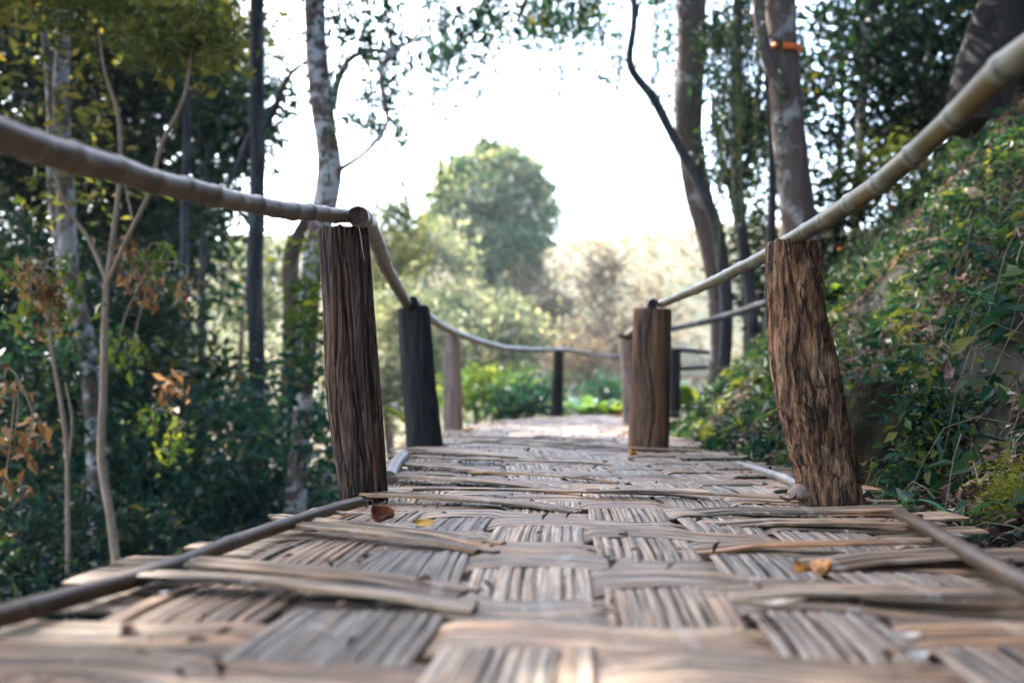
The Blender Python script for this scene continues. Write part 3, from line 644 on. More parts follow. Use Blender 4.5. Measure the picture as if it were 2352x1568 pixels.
# ================================================================== SMALL THINGS ON THE DECK
def curled_leaf(label, c, L, W, mat, yaw=0, curl=.3, seed=1, pitch=0, roll=0, cat='leaf', name='fallen_leaf', group=None, wavy=.12):
    g_ = np.random.default_rng(seed); nu, nv = 18, 9
    u = np.linspace(0, 1, nu)[:, None]; v = np.linspace(-1, 1, nv)[None]
    w = W / 2 * np.sin(np.pi * np.clip(u, .0, 1) ** .8) ** .75 * (1 + .1 * vn(u * 8, seed, v * 0 + np.sign(v), 1))
    x = (u - .5) * L + 0 * v; y = v * w; z = curl * W * (v ** 2) * .6 + curl * L * .35 * (2 * u - 1) ** 2 + wavy * W * vn(u * 3, v * 2, seed, 2)
    a, b = math.cos(yaw), math.sin(yaw); pts = np.stack([x, y, z], -1).reshape(-1, 3)
    cp, sp = math.cos(pitch), math.sin(pitch); cr, sr = math.cos(roll), math.sin(roll)
    pts = pts @ np.array([[1, 0, 0], [0, cr, sr], [0, -sr, cr]]); pts = pts @ np.array([[cp, 0, sp], [0, 1, 0], [-sp, 0, cp]]); pts = pts @ np.array([[a, b, 0], [-b, a, 0], [0, 0, 1]])
    pts[:, 2] -= pts[:, 2].min()
    mb = MB(); i = np.arange(nu - 1)[:, None] * nv + np.arange(nv - 1)[None]; Q = np.stack([i, i + nv, i + nv + 1, i + 1], -1).reshape(-1, 4)
    mb.add(pts, Q); mb.add(pts - [0, 0, .0006], Q[:, ::-1])
    o = mb.build(name, mat); o.location = Vector(c); tag(o, label, cat, group); return o
dz = .021
curled_leaf('small rust-red curled leaf lying beside the golden round leaf', G(878, 1198, dz), .055, .042, M['l_red'], .2, .4, 1, roll=.5, wavy=.35)
curled_leaf('golden yellow round leaf on the woven strips left of centre', G(976, 1208, dz), .046, .03, M['l_yellow'], .1, .25, 2, roll=.35)
curled_leaf('orange and brown curled leaf on the mat at lower right', G(1868, 1316, dz + .002), .062, .045, M['l_orange'], -.15, .12, 3, wavy=.3)
curled_leaf('dark orange leaf at the foot of the red-brown post', G(1449, 1046, dz), .065, .05, M['l_orange'], 1.2, .6, 4, roll=.6)
curled_leaf('yellow leaf beside the slim pale post', G(1075, 990, dz), .10, .07, M['l_yellow'], .1, .4, 5)
curled_leaf('orange leaf far down the mat by the knobbly post', G(1420, 958, dz), .14, .10, M['l_orange'], .3, .5, 6, roll=.3)
curled_leaf('pale dry leaf tucked under a strip at lower right', G(1765, 1396, dz), .11, .035, M['l_pale'], -.05, .3, 7)
curled_leaf('long pale straw blade across the weave near the grooved post', G(862, 1178, dz + .004), .20, .008, M['l_pale'], -.06, .05, 8, cat='straw', name='straw_blade', wavy=.3)
curled_leaf('bleached white flake on the mat near the right corner', G(2080, 1464, dz), .052, .016, M['stone'], .05, .3, 9, cat='flake', name='bark_flake')
curled_leaf('smaller white flake below the bleached one', G(2110, 1508, dz - .004), .03, .014, M['stone'], .3, .3, 10, cat='flake', name='bark_flake')
curled_leaf('tiny pale chip on the left strips near the brown edge pole', G(375, 1364, dz + .014), .012, .012, M['stone'], .3, .3, 11, cat='chip', name='bark_flake')
curled_leaf('dry tan leaf scrap at the foot of the flaking bark post', G(1810, 1150, dz), .06, .03, M['l_brown'], .4, .5, 12)
g = np.random.default_rng(21); mb = MB()
for i in range(260):
    s_, l_ = 1.2 + 6 * g.random() ** 1.3, -.5 + 1.5 * g.random(); p = deck(s_, l_, .016 + .004 * g.random()); a = g.random() * 6.28; L = .015 + .05 * g.random(); dv = np.array([math.cos(a), math.sin(a), .05 * g.normal()])
    tube(mb, [p, p + dv * L * .5 + [0, 0, .004], p + dv * L], [.0006, .0011, .0005], 5, 4, caps=False)
mc = MB(); n = 420; s_ = 1.1 + 8 * g.random(n) ** 1.2; l_ = -.5 + 1.55 * g.random(n); e_ = g.random(n) < .5; l_ = np.where(e_, np.where(g.random(n) < .5, -.45, .95) + .12 * g.normal(size=n), l_)
leaf_cloud(mc, deck(s_, np.clip(l_, -.5, 1.1), .013 + .006 * g.random(n)), .02, .55, 1.4, 0, None, 77, .5, fold=.4)
tag(mc.build('leaf_crumbs', M['litter'], smooth=False), 'brown leaf crumbs scattered over the woven mat', 'leaf crumbs', kind='stuff')
tag(mb.build('splinters', M['l_pale']), 'small loose bamboo splinters and straw bits on the woven mat', 'splinters', kind='stuff')
# pebble-sized wood block by R1
mb = MB(); blk = tag(None or mb, None) if False else None
c0 = G(1842, 1148, .012)
mb = MB(); tube(mb, [c0 + [-.035, 0, .012], c0 + [-.01, .0, .024], c0 + [.03, 0, .018]], [.014, .024, .02], 24, 20, .18, 18, seed=3)
tag(mb.build('wood_chunk', M['post_pale']), 'small grey wood chunk against the foot of the flaking bark post', 'wood chunk')
# ================================================================== BANK VEGETATION
def on_hill(x, y, up=0.0): return np.stack([x, y, hill_z(x, y) + up], -1)
g = np.random.default_rng(5)
def scatter(n, y0, y1, e0, e1, pw=1.0):
    y = y0 + (y1 - y0) * g.random(n) ** pw; x = foot(y) + e0 + (e1 - e0) * g.random(n) ** 1.15; return x, y
mb = MB()
x, y = scatter(7500, 1.2, 13, -.05, 5.5, 1.25)
keep = fbm(x * 1.9, y * 1.9, 0, 40, 3) > .12; x, y = x[keep], y[keep]
cr = g.random(len(x)); per = 34
cx = np.repeat(x, per) + g.normal(size=len(x) * per) * .07; cy = np.repeat(y, per) + g.normal(size=len(x) * per) * .07
upz = np.abs(g.normal(size=len(cx))) * .05 * np.repeat(.5 + 1.6 * g.random(len(x)), per) + .01
leaf_cloud(mb, on_hill(cx, cy, upz), .042, .5, .4, .1, np.array([-.4, -.3, 0]), 3, .4, colr=np.repeat(cr * .8, per))
x, y = scatter(430, 1.2, 12, 0, 5, 1.3); per = 16; cx = np.repeat(x, per) + g.normal(size=len(x) * per) * .07; cy = np.repeat(y, per) + g.normal(size=len(x) * per) * .07
leaf_cloud(mb, on_hill(cx, cy, .04 + .09 * g.random(len(cx))), .105, .42, .3, .25, np.array([-.5, -.4, 0]), 34, .35, colr=np.repeat(.3 + .6 * g.random(len(x)), per))
x, y = scatter(13000, 1.1, 13, -.1, 5.5, 1.25); leaf_cloud(mb, on_hill(x, y, .01 + .05 * g.random(len(x))), .058, .55, .3, .1, np.array([-.4, -.3, 0]), 33, .4)
for px, py, d, n in ((2110, 930, 3.7, 260), (2150, 1030, 3.6, 300), (2090, 1090, 3.5, 160), (1960, 880, 4.1, 60), (2060, 850, 4.0, 120)):
    leaf_cloud(mb, P(px, py, d) + g.normal(size=(n, 3)) * [.06, .05, .07], .045, .5, .4, .2, np.array([-.4, -.3, 0]), int(px), .4)
tag(mb.build('ground_cover', M['ivy'], smooth=False), 'creeping green leaves covering the bank', 'ground cover', kind='stuff')
mb = MB(); x, y = scatter(320, 1.3, 11, 0, 5.0, 1.2); per = 200
cx = np.repeat(x, per) + g.normal(size=len(x) * per) * .07; cy = np.repeat(y, per) + g.normal(size=len(x) * per) * .07
leaf_cloud(mb, on_hill(cx, cy, np.abs(g.normal(size=len(cx))) * .03), .016, .35, .5, -.2, None, 6)
tag(mb.build('moss', M['moss'], smooth=False), 'yellow-green feathery moss on the bank', 'moss', kind='stuff')
mb = MB(); x, y = scatter(62000, 1.1, 12, -.12, 5.5, 1.2); keep = fbm(x * 1.4, y * 1.4, 0, 61, 3) > -.05; x, y = x[keep], y[keep]
leaf_cloud(mb, on_hill(x, y, .012 + .02 * g.random(len(x))), .05, .45, .4, .2, None, 9, .5, fold=.4)
tag(mb.build('leaf_litter', M['litter'], smooth=False), 'dead brown leaves scattered over the bank', 'leaf litter', kind='stuff')
mb = MB(); x, y = scatter(3800, 1.2, 10, -.05, 4.0, 1.3)
for i in range(len(x)):
    p = on_hill(x[i], y[i], .02); a = g.normal(size=3) * [.06, .06, .02] + [0, -.02, .03 * g.random() * 2]; L = .8 + 1.6 * g.random()
    q = p + a * L * .6; q[2] = max(q[2], hill_z(q[0], q[1]) + .01); e = p + a * L * 1.5; e[2] = hill_z(e[0], e[1]) + .01 + .05 * g.random()
    tube(mb, [p, q, e], [.0028, .0022, .0012], 6, 4, caps=False)
tag(mb.build('dry_twigs', M['twig_tan']), 'dry tan twigs and stems tangled over the bank', 'twigs', kind='stuff')
def blade(mb, p, dirv, L, w, bend, seed, mat=None):
    t = np.linspace(0, 1, 14); C = p + np.outer(t * L, dirv) + np.outer(t ** 2 * L * bend, [0, 0, -1.0])
    T = np.gradient(C, axis=0); T /= np.linalg.norm(T, axis=1)[:, None]; s = np.cross(T, [0, 0, 1.0]); s /= np.linalg.norm(s, axis=1)[:, None] + 1e-6
    nrm = np.cross(s, T); ww = w * np.sin(np.pi * (t * .93 + .05)) ** .7
    V = np.stack([C - s * ww[:, None] * .5 + nrm * ww[:, None] * .18, C, C + s * ww[:, None] * .5 + nrm * ww[:, None] * .18], 1)
    i = np.arange(13)[:, None] * 3 + np.arange(2)[None]; mb.add(V, np.stack([i, i + 3, i + 4, i + 1], -1).reshape(-1, 4), None, np.full((42, 2), ((seed * 37) % 10) / 10))
def tuft(name, label, base, n, L, w, mat, spread=.8, bend=.5, seed=1, cat='grass tuft', group=None):
    g_ = np.random.default_rng(seed); root = tag(empty(name), label, cat, group)
    mb = MB()
    for i in range(n):
        a = g_.random() * 6.28; dv = np.array([math.cos(a) * spread, math.sin(a) * spread, .9]); dv /= np.linalg.norm(dv)
        blade(mb, np.array(base) + g_.normal(size=3) * [.015, .015, 0], dv, L * (.6 + .6 * g_.random()), w * (.8 + .4 * g_.random()), bend * (.6 + .8 * g_.random()), i)
    mb.build('leaf_blades', mat, root); recentre(root, base); return root
def hp(px, py):
    for Y in np.arange(1.2, 16, .02):
        q = P(px, py, Y)
        if q[0] > foot(Y) - .2 and hill_z(q[0], q[1]) >= q[2]: return np.array([q[0], q[1], float(hill_z(q[0], q[1]))])
    return P(px, py, 8)
tuft('broad_grass', 'arching broad green grass blades between the leaning post and the bank', hp(2075, 1165), 8, .24, .02, M['grass'], .9, .55, 1)
tuft('broad_grass', 'long green grass blades reaching over the right end of the strips', hp(2120, 1190) , 9, .26, .016, M['grass'], 1.2, .5, 2)
tuft('broad_grass', 'wide green blades lying low beside the strips at right', hp(2230, 1200), 7, .28, .024, M['grass'], 1.4, .45, 3)
tuft('broad_grass', 'dark green sword-shaped blades at the right picture edge halfway up', hp(2330, 720), 9, .34, .016, M['grass'], 1.0, .5, 4)
tuft('broad_grass', 'thin upright blade tuft on the upper bank', hp(2300, 560), 6, .3, .012, M['grass'], .5, .3, 5)
tuft('leafy_plant', 'yellow-green lance leaves on the bank just right of the leaning post top', hp(1925, 690), 26, .34, .05, M['leaf_fresh'], .9, .5, 6, 'plant')
tuft('leafy_plant', 'bright broad-leaved plant near the bank crest under the olive rail', hp(2120, 470), 12, .3, .05, M['leaf_fresh'], .8, .5, 7, 'plant')
mb = MB(); b_ = hp(2338, 1180); n = 1400; gg = np.random.default_rng(4)
leaf_cloud(mb, b_ + gg.normal(size=(n, 3)) * [.05, .05, .05] + [0, 0, .05], .018, .3, .3, -.6, None, 5)
tag(mb.build('moss_tuft', M['moss'], smooth=False), 'feathery yellow-green moss tuft at the right picture edge', 'moss tuft')
for i, (px, py, L, W_, m, lab) in enumerate([(2185, 905, .10, .05, 'l_brown', 'big brown dead leaf hanging on the bank right of the mossy boulder'), (2240, 482, .14, .1, 'l_pale', 'large tan dead leaf high on the bank below the olive rail'),
        (2060, 505, .16, .09, 'l_brown', 'brown dead leaf pair near the crest of the bank'), (2140, 1195, .07, .035, 'l_brown', 'dead leaf by the right end of the strips'), (1945, 590, .12, .08, 'l_orange', 'orange dead leaf behind the top of the leaning post')]):
    b_ = hp(px, py); curled_leaf(lab, b_ + [-.04, -.05, .05], L, W_, M[m], 1.1 + i, .35, 20 + i, pitch=.9 if i == 0 else .4, roll=.5, name='dead_leaf')
# boulder
bb = hp(2010, 1010); u, v = np.meshgrid(np.linspace(0, 2 * np.pi, 49), np.linspace(.02, np.pi - .02, 30)); dd = np.stack([np.cos(u) * np.sin(v), np.sin(u) * np.sin(v), np.cos(v)], -1)
rr = 1 + .12 * fbm(dd[..., 0] * 5, dd[..., 1] * 5, dd[..., 2] * 5, 44, 3) + .3 * fbm(dd[..., 0] * 1.4, dd[..., 1] * 1.4, dd[..., 2] * 1.4, 4, 4); rr[:, -1] = rr[:, 0]
mb = MB(); V = P(2010, 1030, 4.0) + dd * rr[..., None] * [.19, .15, .26]; i = np.arange(29)[:, None] * 49 + np.arange(48)[None]
mb.add(V, np.stack([i, i + 49, i + 50, i + 1], -1).reshape(-1, 4)); tag(mb.build('boulder', M['rock']), 'dark mossy boulder behind the leaning post', 'boulder')
# ================================================================== TREES
def trunk(parent, pts, mat, sides=18, n=70, rough=.12, rs=2.5, seed=1, name='trunk', mb=None):
    own = mb is None; mb = mb or MB(); W, r = pix_path(pts); tube(mb, W, r, n, sides, rough, rs, seed=seed)
    return mb.build(name, mat, parent) if own else None
def tree(label, pts, mat, branches=(), crowns=(), seed=1, name='tree', cat='tree', group='trees beside the walkway', hang=(), sides=18, big=()):
    root = tag(empty(name), label, cat, group)
    trunk(root, pts, mat, seed=seed, sides=sides)
    for i, b in enumerate(branches): trunk(root, b, mat, sides=9, n=36, seed=seed + i + 1, name='branch')
    for i, (px, py, d, rx, rz, n, lm, leaf, ncl, cr) in enumerate(crowns):
        k = d / F; crown(root, P(px, py, d), (rx * k, rx * k * .8, rz * k), n, M[lm], leaf, ncl, cr, seed * 31 + i)
    for i, (x0, x1, y0, y1, d, cnt, Lm, leaf, lm) in enumerate(hang):
        g_ = np.random.default_rng(seed * 7 + i); mb = MB()
        tops = [P(x0 + (x1 - x0) * g_.random(), y0 + (y1 - y0) * g_.random(), d * (1 + .12 * g_.normal())) for _ in range(cnt)]
        strands(mb, tops, Lm * (.3 + g_.random(cnt)), leaf, 55, seed + 3 + i)
        mb.build('hanging_foliage', M[lm], root, smooth=False)
    for i, (c, rd, n, lm, leaf, ncl, cr) in enumerate(big): crown(root, c, rd, n, M[lm], leaf, ncl, cr, seed * 57 + i)  # big: unseen leaf masses added out of frame to block sky and sun
    b = pix_path([pts[-1]])[0][0]; recentre(root, b)
    return root
def gy(px, d, base=None):  # picture row where the ground lies at this depth
    x = (px - 1176) / F * d; z = float(ground_z(np.array(x), np.array(float(d)))); return 900 - (z - .3 - EYE) / d * F
# ---- left
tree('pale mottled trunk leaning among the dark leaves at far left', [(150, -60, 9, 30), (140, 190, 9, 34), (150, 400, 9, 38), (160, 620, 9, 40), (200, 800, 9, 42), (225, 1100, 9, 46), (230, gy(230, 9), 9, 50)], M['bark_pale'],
     [[(150, 640, 9, 30), (120, 440, 9.1, 24), (118, 250, 9.1, 22), (100, 60, 9.2, 16)]], [(60, -260, 9, 420, 260, 9000, 'leaf_olive', .13, 90, .28), (150, 300, 8.3, 150, 260, 500, 'leaf_olive', .09, 26, .2), (100, 900, 8, 150, 150, 900, 'leaf_dark', .09, 26, .18)], 3, big=[((-7, 4, 5), (2.8, 4.5, 3), 17000, 'leaf_dark', .26, 70, .6), ((-5.5, 10, 8), (3, 3, 2), 9000, 'leaf_dark', .22, 60, .5)])  # big crowns added off to the left to keep sun off the deck
tree('slim tan sapling forking into three in front of the left forest', [(245, 640, 6.2, 13), (240, 760, 6.2, 15), (236, 900, 6.2, 17), (232, 1050, 6.2, 18), (255, 1200, 6.2, 19), (268, 1310, 6.2, 20), (270, gy(270, 6.2), 6.2, 22)], M['twig_tan'],
     [[(245, 650, 6.2, 13), (262, 520, 6.2, 12), (275, 400, 6.2, 11), (268, 250, 6.2, 10), (240, 165, 6.2, 7), (225, 60, 6.2, 4)], [(245, 655, 6.2, 12), (295, 540, 6.15, 12), (340, 450, 6.1, 11), (372, 330, 6.1, 10), (420, 230, 6.1, 9), (443, 90, 6.1, 6), (455, -10, 6.1, 4)],
      [(245, 645, 6.2, 10), (200, 545, 6.3, 9), (150, 470, 6.3, 8), (118, 380, 6.3, 7)], [(305, 505, 6.15, 6), (290, 440, 6.2, 5), (282, 395, 6.2, 3)]], [(430, 60, 6.2, 110, 90, 900, 'leaf_olive', .07, 18, .12), (230, 40, 6.3, 120, 80, 800, 'leaf_olive', .07, 14, .12)], 5, 'sapling')
tree('straight dark trunk left of the mottled one, with bare forked branch', [(590, -60, 11, 34), (590, 150, 11, 35), (592, 400, 11, 36), (586, 650, 11, 37), (590, 900, 11, 38), (580, 1200, 11, 42), (578, gy(578, 11), 11, 48)], M['bark_dark'],
     [[(596, 310, 11, 18), (625, 265, 10.9, 16), (650, 205, 10.8, 13), (672, 165, 10.7, 11), (705, 140, 10.6, 8)], [(590, 285, 11, 15), (565, 330, 11, 13), (545, 385, 11, 11), (522, 430, 11, 8)]],
     [(520, -200, 11, 260, 160, 3200, 'leaf_teal', .11, 40, .22), (660, 230, 11.5, 60, 60, 380, 'leaf_teal', .09, 10, .12)], 7)
tree('mottled white and brown trunk standing behind the grooved post', [(722, -60, 9.5, 46), (728, 120, 9.5, 48), (742, 280, 9.5, 52), (756, 400, 9.5, 56), (738, 500, 9.5, 55), (716, 620, 9.5, 50), (705, 800, 9.5, 46), (692, 1000, 9.5, 44), (676, 1190, 9.5, 46), (670, gy(670, 9.5), 9.5, 50)], M['bark_mottled'],
     [[(760, 240, 9.5, 24), (775, 190, 9.4, 18), (800, 140, 9.3, 14), (850, 117, 9.2, 12), (905, 122, 9.1, 11)], [(905, 120, 9.1, 12), (880, 150, 9.1, 13), (878, 210, 9.1, 11), (890, 280, 9.1, 10), (850, 340, 9.2, 10), (778, 392, 9.4, 12)], [(905, 122, 9.1, 9), (890, 60, 9.1, 8), (895, -30, 9.1, 7)], [(905, 120, 9.1, 7), (960, 80, 9, 5), (1040, 20, 8.9, 4)]],
     [(850, 30, 9.4, 160, 130, 1200, 'leaf_teal', .08, 40, .16), (1150, -30, 15, 260, 90, 1500, 'leaf_teal', .09, 40, .3), (845, 240, 9.6, 80, 90, 420, 'leaf_teal', .08, 14, .12), (735, 720, 9.2, 55, 180, 600, 'leaf_fresh', .10, 22, .14), (690, 900, 9.0, 60, 130, 300, 'leaf_teal', .11, 14, .14)], 9, big=[((-2.4, 9.0, 7.4), (2.4, 2.6, 1.5), 7000, 'leaf_teal', .2, 50, .45)],  # big crown added above the frame to shade the deck
     hang=[(760, 1060, -80, 120, 10, 60, 1.5, .045, 'leaf_teal'), (980, 1430, -120, 40, 16, 60, 1.5, .09, 'leaf_dark')])
tree('brown trunk partly hidden behind the mottled one', [(708, 500, 14, 30), (694, 530, 14, 34), (678, 560, 14, 38), (672, 700, 14, 40), (668, 900, 14, 42), (665, gy(665, 14), 14, 44)], M['bark_brown'], [], [(640, 150, 16, 120, 90, 700, 'leaf_teal', .11, 14, .2)], 11)
tree('thin brown sapling stem left of the forked sapling, low down', [(105, 700, 6.8, 5), (118, 800, 6.8, 8), (135, 900, 6.8, 9), (150, 1000, 6.8, 10), (155, 1180, 6.8, 11), (140, gy(140, 6.8), 6.8, 12)], M['twig_tan'], [[(152, 1100, 6.8, 7), (165, 960, 6.8, 6), (150, 880, 6.8, 4)]], [], 15, 'sapling', sides=9)
# forest masses (each its own tree)
def forest(label, px, d, base_w, cr, seed, mat='bark_dark', bark_top=None, group='forest trees'):
    top = cr[0][1]
    tree(label, [(px + 8, top, d, base_w * .5), (px - 5, (top + 900) / 2, d, base_w * .75), (px, gy(px, d), d, base_w)], M[mat], [], cr, seed, group=group, sides=10)
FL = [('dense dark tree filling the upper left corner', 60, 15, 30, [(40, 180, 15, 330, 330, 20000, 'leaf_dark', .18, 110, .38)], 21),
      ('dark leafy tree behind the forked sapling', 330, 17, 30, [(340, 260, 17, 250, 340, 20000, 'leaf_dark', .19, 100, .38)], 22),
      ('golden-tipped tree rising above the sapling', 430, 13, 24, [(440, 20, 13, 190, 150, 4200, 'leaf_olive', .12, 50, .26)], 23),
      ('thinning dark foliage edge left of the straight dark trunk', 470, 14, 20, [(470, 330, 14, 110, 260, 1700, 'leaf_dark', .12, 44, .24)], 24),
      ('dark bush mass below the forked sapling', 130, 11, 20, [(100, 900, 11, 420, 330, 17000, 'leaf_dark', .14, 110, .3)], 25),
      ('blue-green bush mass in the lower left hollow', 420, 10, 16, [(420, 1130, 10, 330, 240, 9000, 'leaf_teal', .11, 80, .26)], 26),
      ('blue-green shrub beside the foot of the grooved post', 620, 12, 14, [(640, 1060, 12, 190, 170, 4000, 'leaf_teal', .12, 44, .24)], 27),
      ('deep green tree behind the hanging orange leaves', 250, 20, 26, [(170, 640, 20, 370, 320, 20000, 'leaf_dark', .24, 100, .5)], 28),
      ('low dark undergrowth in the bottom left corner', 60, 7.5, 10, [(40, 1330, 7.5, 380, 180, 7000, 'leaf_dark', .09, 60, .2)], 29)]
for q in FL: forest(*q)
forest('added tall slim tree shading the far deck, between the forked sapling and the dark trunk', 470, 24, 14, [(450, -370, 24.5, 330, 260, 7000, 'leaf_dark', .25, 80, .5)], 30)  # tree added so its crown above the frame shades the far deck
# sunlit olive bushes between trunks, further off
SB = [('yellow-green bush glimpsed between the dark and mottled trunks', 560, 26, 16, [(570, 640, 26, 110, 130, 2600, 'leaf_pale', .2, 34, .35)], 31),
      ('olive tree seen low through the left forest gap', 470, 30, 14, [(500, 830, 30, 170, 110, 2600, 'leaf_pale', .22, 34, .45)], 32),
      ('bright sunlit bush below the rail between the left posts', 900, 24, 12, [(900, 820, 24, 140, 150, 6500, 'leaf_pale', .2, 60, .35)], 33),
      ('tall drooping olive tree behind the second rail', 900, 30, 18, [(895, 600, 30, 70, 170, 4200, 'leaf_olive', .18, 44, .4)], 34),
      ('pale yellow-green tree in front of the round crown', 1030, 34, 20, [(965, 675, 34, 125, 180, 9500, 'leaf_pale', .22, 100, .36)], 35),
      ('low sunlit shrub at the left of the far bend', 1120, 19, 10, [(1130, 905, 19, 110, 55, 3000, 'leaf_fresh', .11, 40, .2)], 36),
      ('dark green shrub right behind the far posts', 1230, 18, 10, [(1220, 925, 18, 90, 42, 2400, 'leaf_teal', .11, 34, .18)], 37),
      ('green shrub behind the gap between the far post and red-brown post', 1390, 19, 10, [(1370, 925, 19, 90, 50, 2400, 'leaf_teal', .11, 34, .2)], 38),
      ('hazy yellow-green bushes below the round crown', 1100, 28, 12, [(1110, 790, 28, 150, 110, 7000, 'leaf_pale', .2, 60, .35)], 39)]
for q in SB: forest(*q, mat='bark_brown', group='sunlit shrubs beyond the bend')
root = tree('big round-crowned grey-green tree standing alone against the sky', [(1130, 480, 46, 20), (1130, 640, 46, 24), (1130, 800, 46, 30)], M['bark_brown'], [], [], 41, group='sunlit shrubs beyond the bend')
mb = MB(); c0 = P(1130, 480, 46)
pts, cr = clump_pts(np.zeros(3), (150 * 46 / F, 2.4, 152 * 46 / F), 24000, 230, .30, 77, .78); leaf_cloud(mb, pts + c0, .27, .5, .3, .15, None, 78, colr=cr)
pts, cr = clump_pts(np.zeros(3), (90 * 46 / F, 2.0, 90 * 46 / F), 5000, 60, .4, 79, .5); leaf_cloud(mb, pts + P(1165, 590, 45.5), .26, .5, .3, .15, None, 80, colr=cr * .3)  # darker leaf colours paint the shade on the crown's lower right
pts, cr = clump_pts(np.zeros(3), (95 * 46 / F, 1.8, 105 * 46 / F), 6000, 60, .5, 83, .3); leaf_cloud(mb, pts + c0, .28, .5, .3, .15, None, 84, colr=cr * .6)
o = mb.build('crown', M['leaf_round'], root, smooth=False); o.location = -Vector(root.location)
# dry pinkish scrub on the slope
DP = [('pinkish dry bush tallest on the pale slope', 1385, 40, 34, 120, 1385, 690), ('dry tan scrub left on the pale slope', 1270, 42, 70, 60, 1265, 740), ('dry pinkish scrub right of the tall bush', 1480, 44, 60, 80, 1490, 720), ('rusty dry scrub low on the pale slope', 1320, 36, 80, 40, 1320, 830), ('pale dry scrub behind the red-brown post', 1430, 38, 60, 50, 1445, 800), ('faded tan scrub just right of the round crown', 1230, 44, 60, 70, 1230, 690)]
for i, (lab, px, d, rx, rz, cxp, cyp) in enumerate(DP): tree(lab, [(px, cyp, d, 5), (px, cyp + 60, d, 6), (px, 890, d, 8)], M['twig_tan'], [], [(cxp, cyp, d, rx, rz, 1700, 'leaf_pink', .22, 34, .42)], 50 + i, name='dry_bush', cat='bush', group='dry scrub on the slope', sides=7)
# ---- right
def hy(px, d): x = (px - 1176) / F * d; return 900 - (float(max(hill_z(np.array(x), np.array(float(d))), -.6)) - .15 - EYE) / d * F
tree('tall grey-brown trunk curving inward, first right of the open sky', [(1592, -60, 11.5, 68), (1586, 150, 11.5, 66), (1582, 300, 11.5, 64), (1600, 430, 11.5, 60), (1630, 560, 11.5, 52), (1650, 700, 11.5, 42), (1648, 850, 11.5, 42), (1640, hy(1640, 11.5) , 11.5, 46)], M['bark_grey'],
     [], [(1560, -140, 12, 200, 120, 2200, 'leaf_teal', .10, 36, .2), (1540, 120, 12.5, 70, 130, 480, 'leaf_teal', .08, 16, .14)], 61, hang=[(1490, 1780, -80, 60, 13, 45, 2.4, .055, 'leaf_dark'), (1300, 1420, -90, -10, 12, 14, .9, .045, 'leaf_teal')])
tree('dark crooked stem arching from the curved trunk into the sky', [(1455, -60, 10.5, 17), (1456, 60, 10.5, 17), (1448, 150, 10.5, 19), (1500, 225, 10.5, 22), (1550, 320, 10.5, 21), (1605, 420, 10.5, 24), (1640, 500, 10.5, 28), (1662, 620, 10.5, 30), (1668, 780, 10.5, 30), (1645, hy(1645, 10.5), 10.5, 34)], M['bark_dark'],
     [[(1450, 152, 10.5, 9), (1430, 135, 10.5, 7), (1410, 128, 10.5, 4)], [(1462, 40, 10.6, 9), (1480, -40, 10.6, 6)], [(1400, -60, 10, 9), (1350, 40, 10, 8), (1318, 90, 10, 5)], [(1370, -60, 10, 6), (1385, 110, 10, 5), (1408, 225, 10, 3)], [(1250, -60, 10, 6), (1215, 40, 10, 5), (1150, 80, 10, 3)]], [(1420, -60, 11, 150, 60, 900, 'leaf_teal', .09, 20, .16), (1390, 120, 10, 22, 100, 130, 'leaf_teal', .07, 12, .06), (1310, 40, 10, 70, 60, 330, 'leaf_teal', .08, 14, .1), (1190, 40, 10, 110, 70, 420, 'leaf_teal', .08, 18, .1), (1240, 150, 17, 230, 120, 560, 'leaf_dark', .14, 40, .25), (1000, 230, 17, 140, 200, 1100, 'leaf_teal', .13, 36, .28)], 62)
tree('thick grey trunk wearing the orange ribbon', [(1792, -60, 8.8, 70), (1798, 100, 8.8, 72), (1808, 250, 8.8, 74), (1822, 400, 8.8, 76), (1836, 520, 8.8, 78), (1850, 640, 8.8, 84), (1856, hy(1856, 8.8), 8.8, 92)], M['bark_grey'],
     [[(1738, -60, 8.6, 26), (1746, 60, 8.6, 28), (1765, 140, 8.6, 32), (1795, 205, 8.65, 30), (1806, 260, 8.8, 20)]], [(1850, -260, 9, 340, 160, 5000, 'leaf_dark', .12, 60, .28)], 63, big=[((4.5, 9.5, 8), (3.2, 3.5, 1.8), 8000, 'leaf_dark', .22, 60, .5)], hang=[(1620, 1780, -80, 80, 9.5, 34, 1.8, .05, 'leaf_dark')])  # big crown added out of view to block sky on the right
mb = MB(); c = P(1800, 117, 8.8); rb = 39 / F * 8.8; th = np.linspace(0, 2 * np.pi, 41)
V = np.array([[c + [rb * (1.03 + e) * math.cos(a), rb * (1.03 + e) * math.sin(a), z + .012 * math.sin(a * 2 + 1)] for a in th] for z, e in ((-.028, 0), (-.028, .05), (.028, .05), (.028, 0))]); i = np.arange(4)[:, None] * 41; j = np.arange(40)[None]
mb.add(V.reshape(-1, 3), np.stack([i + j, i + j + 1, (i + 41) % 164 + j + 1, (i + 41) % 164 + j], -1).reshape(-1, 4)); tag(mb.build('ribbon', M['ribbon']), 'bright orange ribbon tied round the thick grey trunk', 'ribbon')
tree('thin dark trunk nearest the curved grey one', [(1636, 215, 12, 10), (1650, 330, 12, 11), (1675, 430, 12, 12), (1700, 560, 12, 14), (1712, 700, 12, 15), (1715, hy(1715, 12), 12, 18)], M['bark_dark'], [], [(1640, 120, 12, 50, 90, 600, 'leaf_dark', .09, 12, .16)], 64)
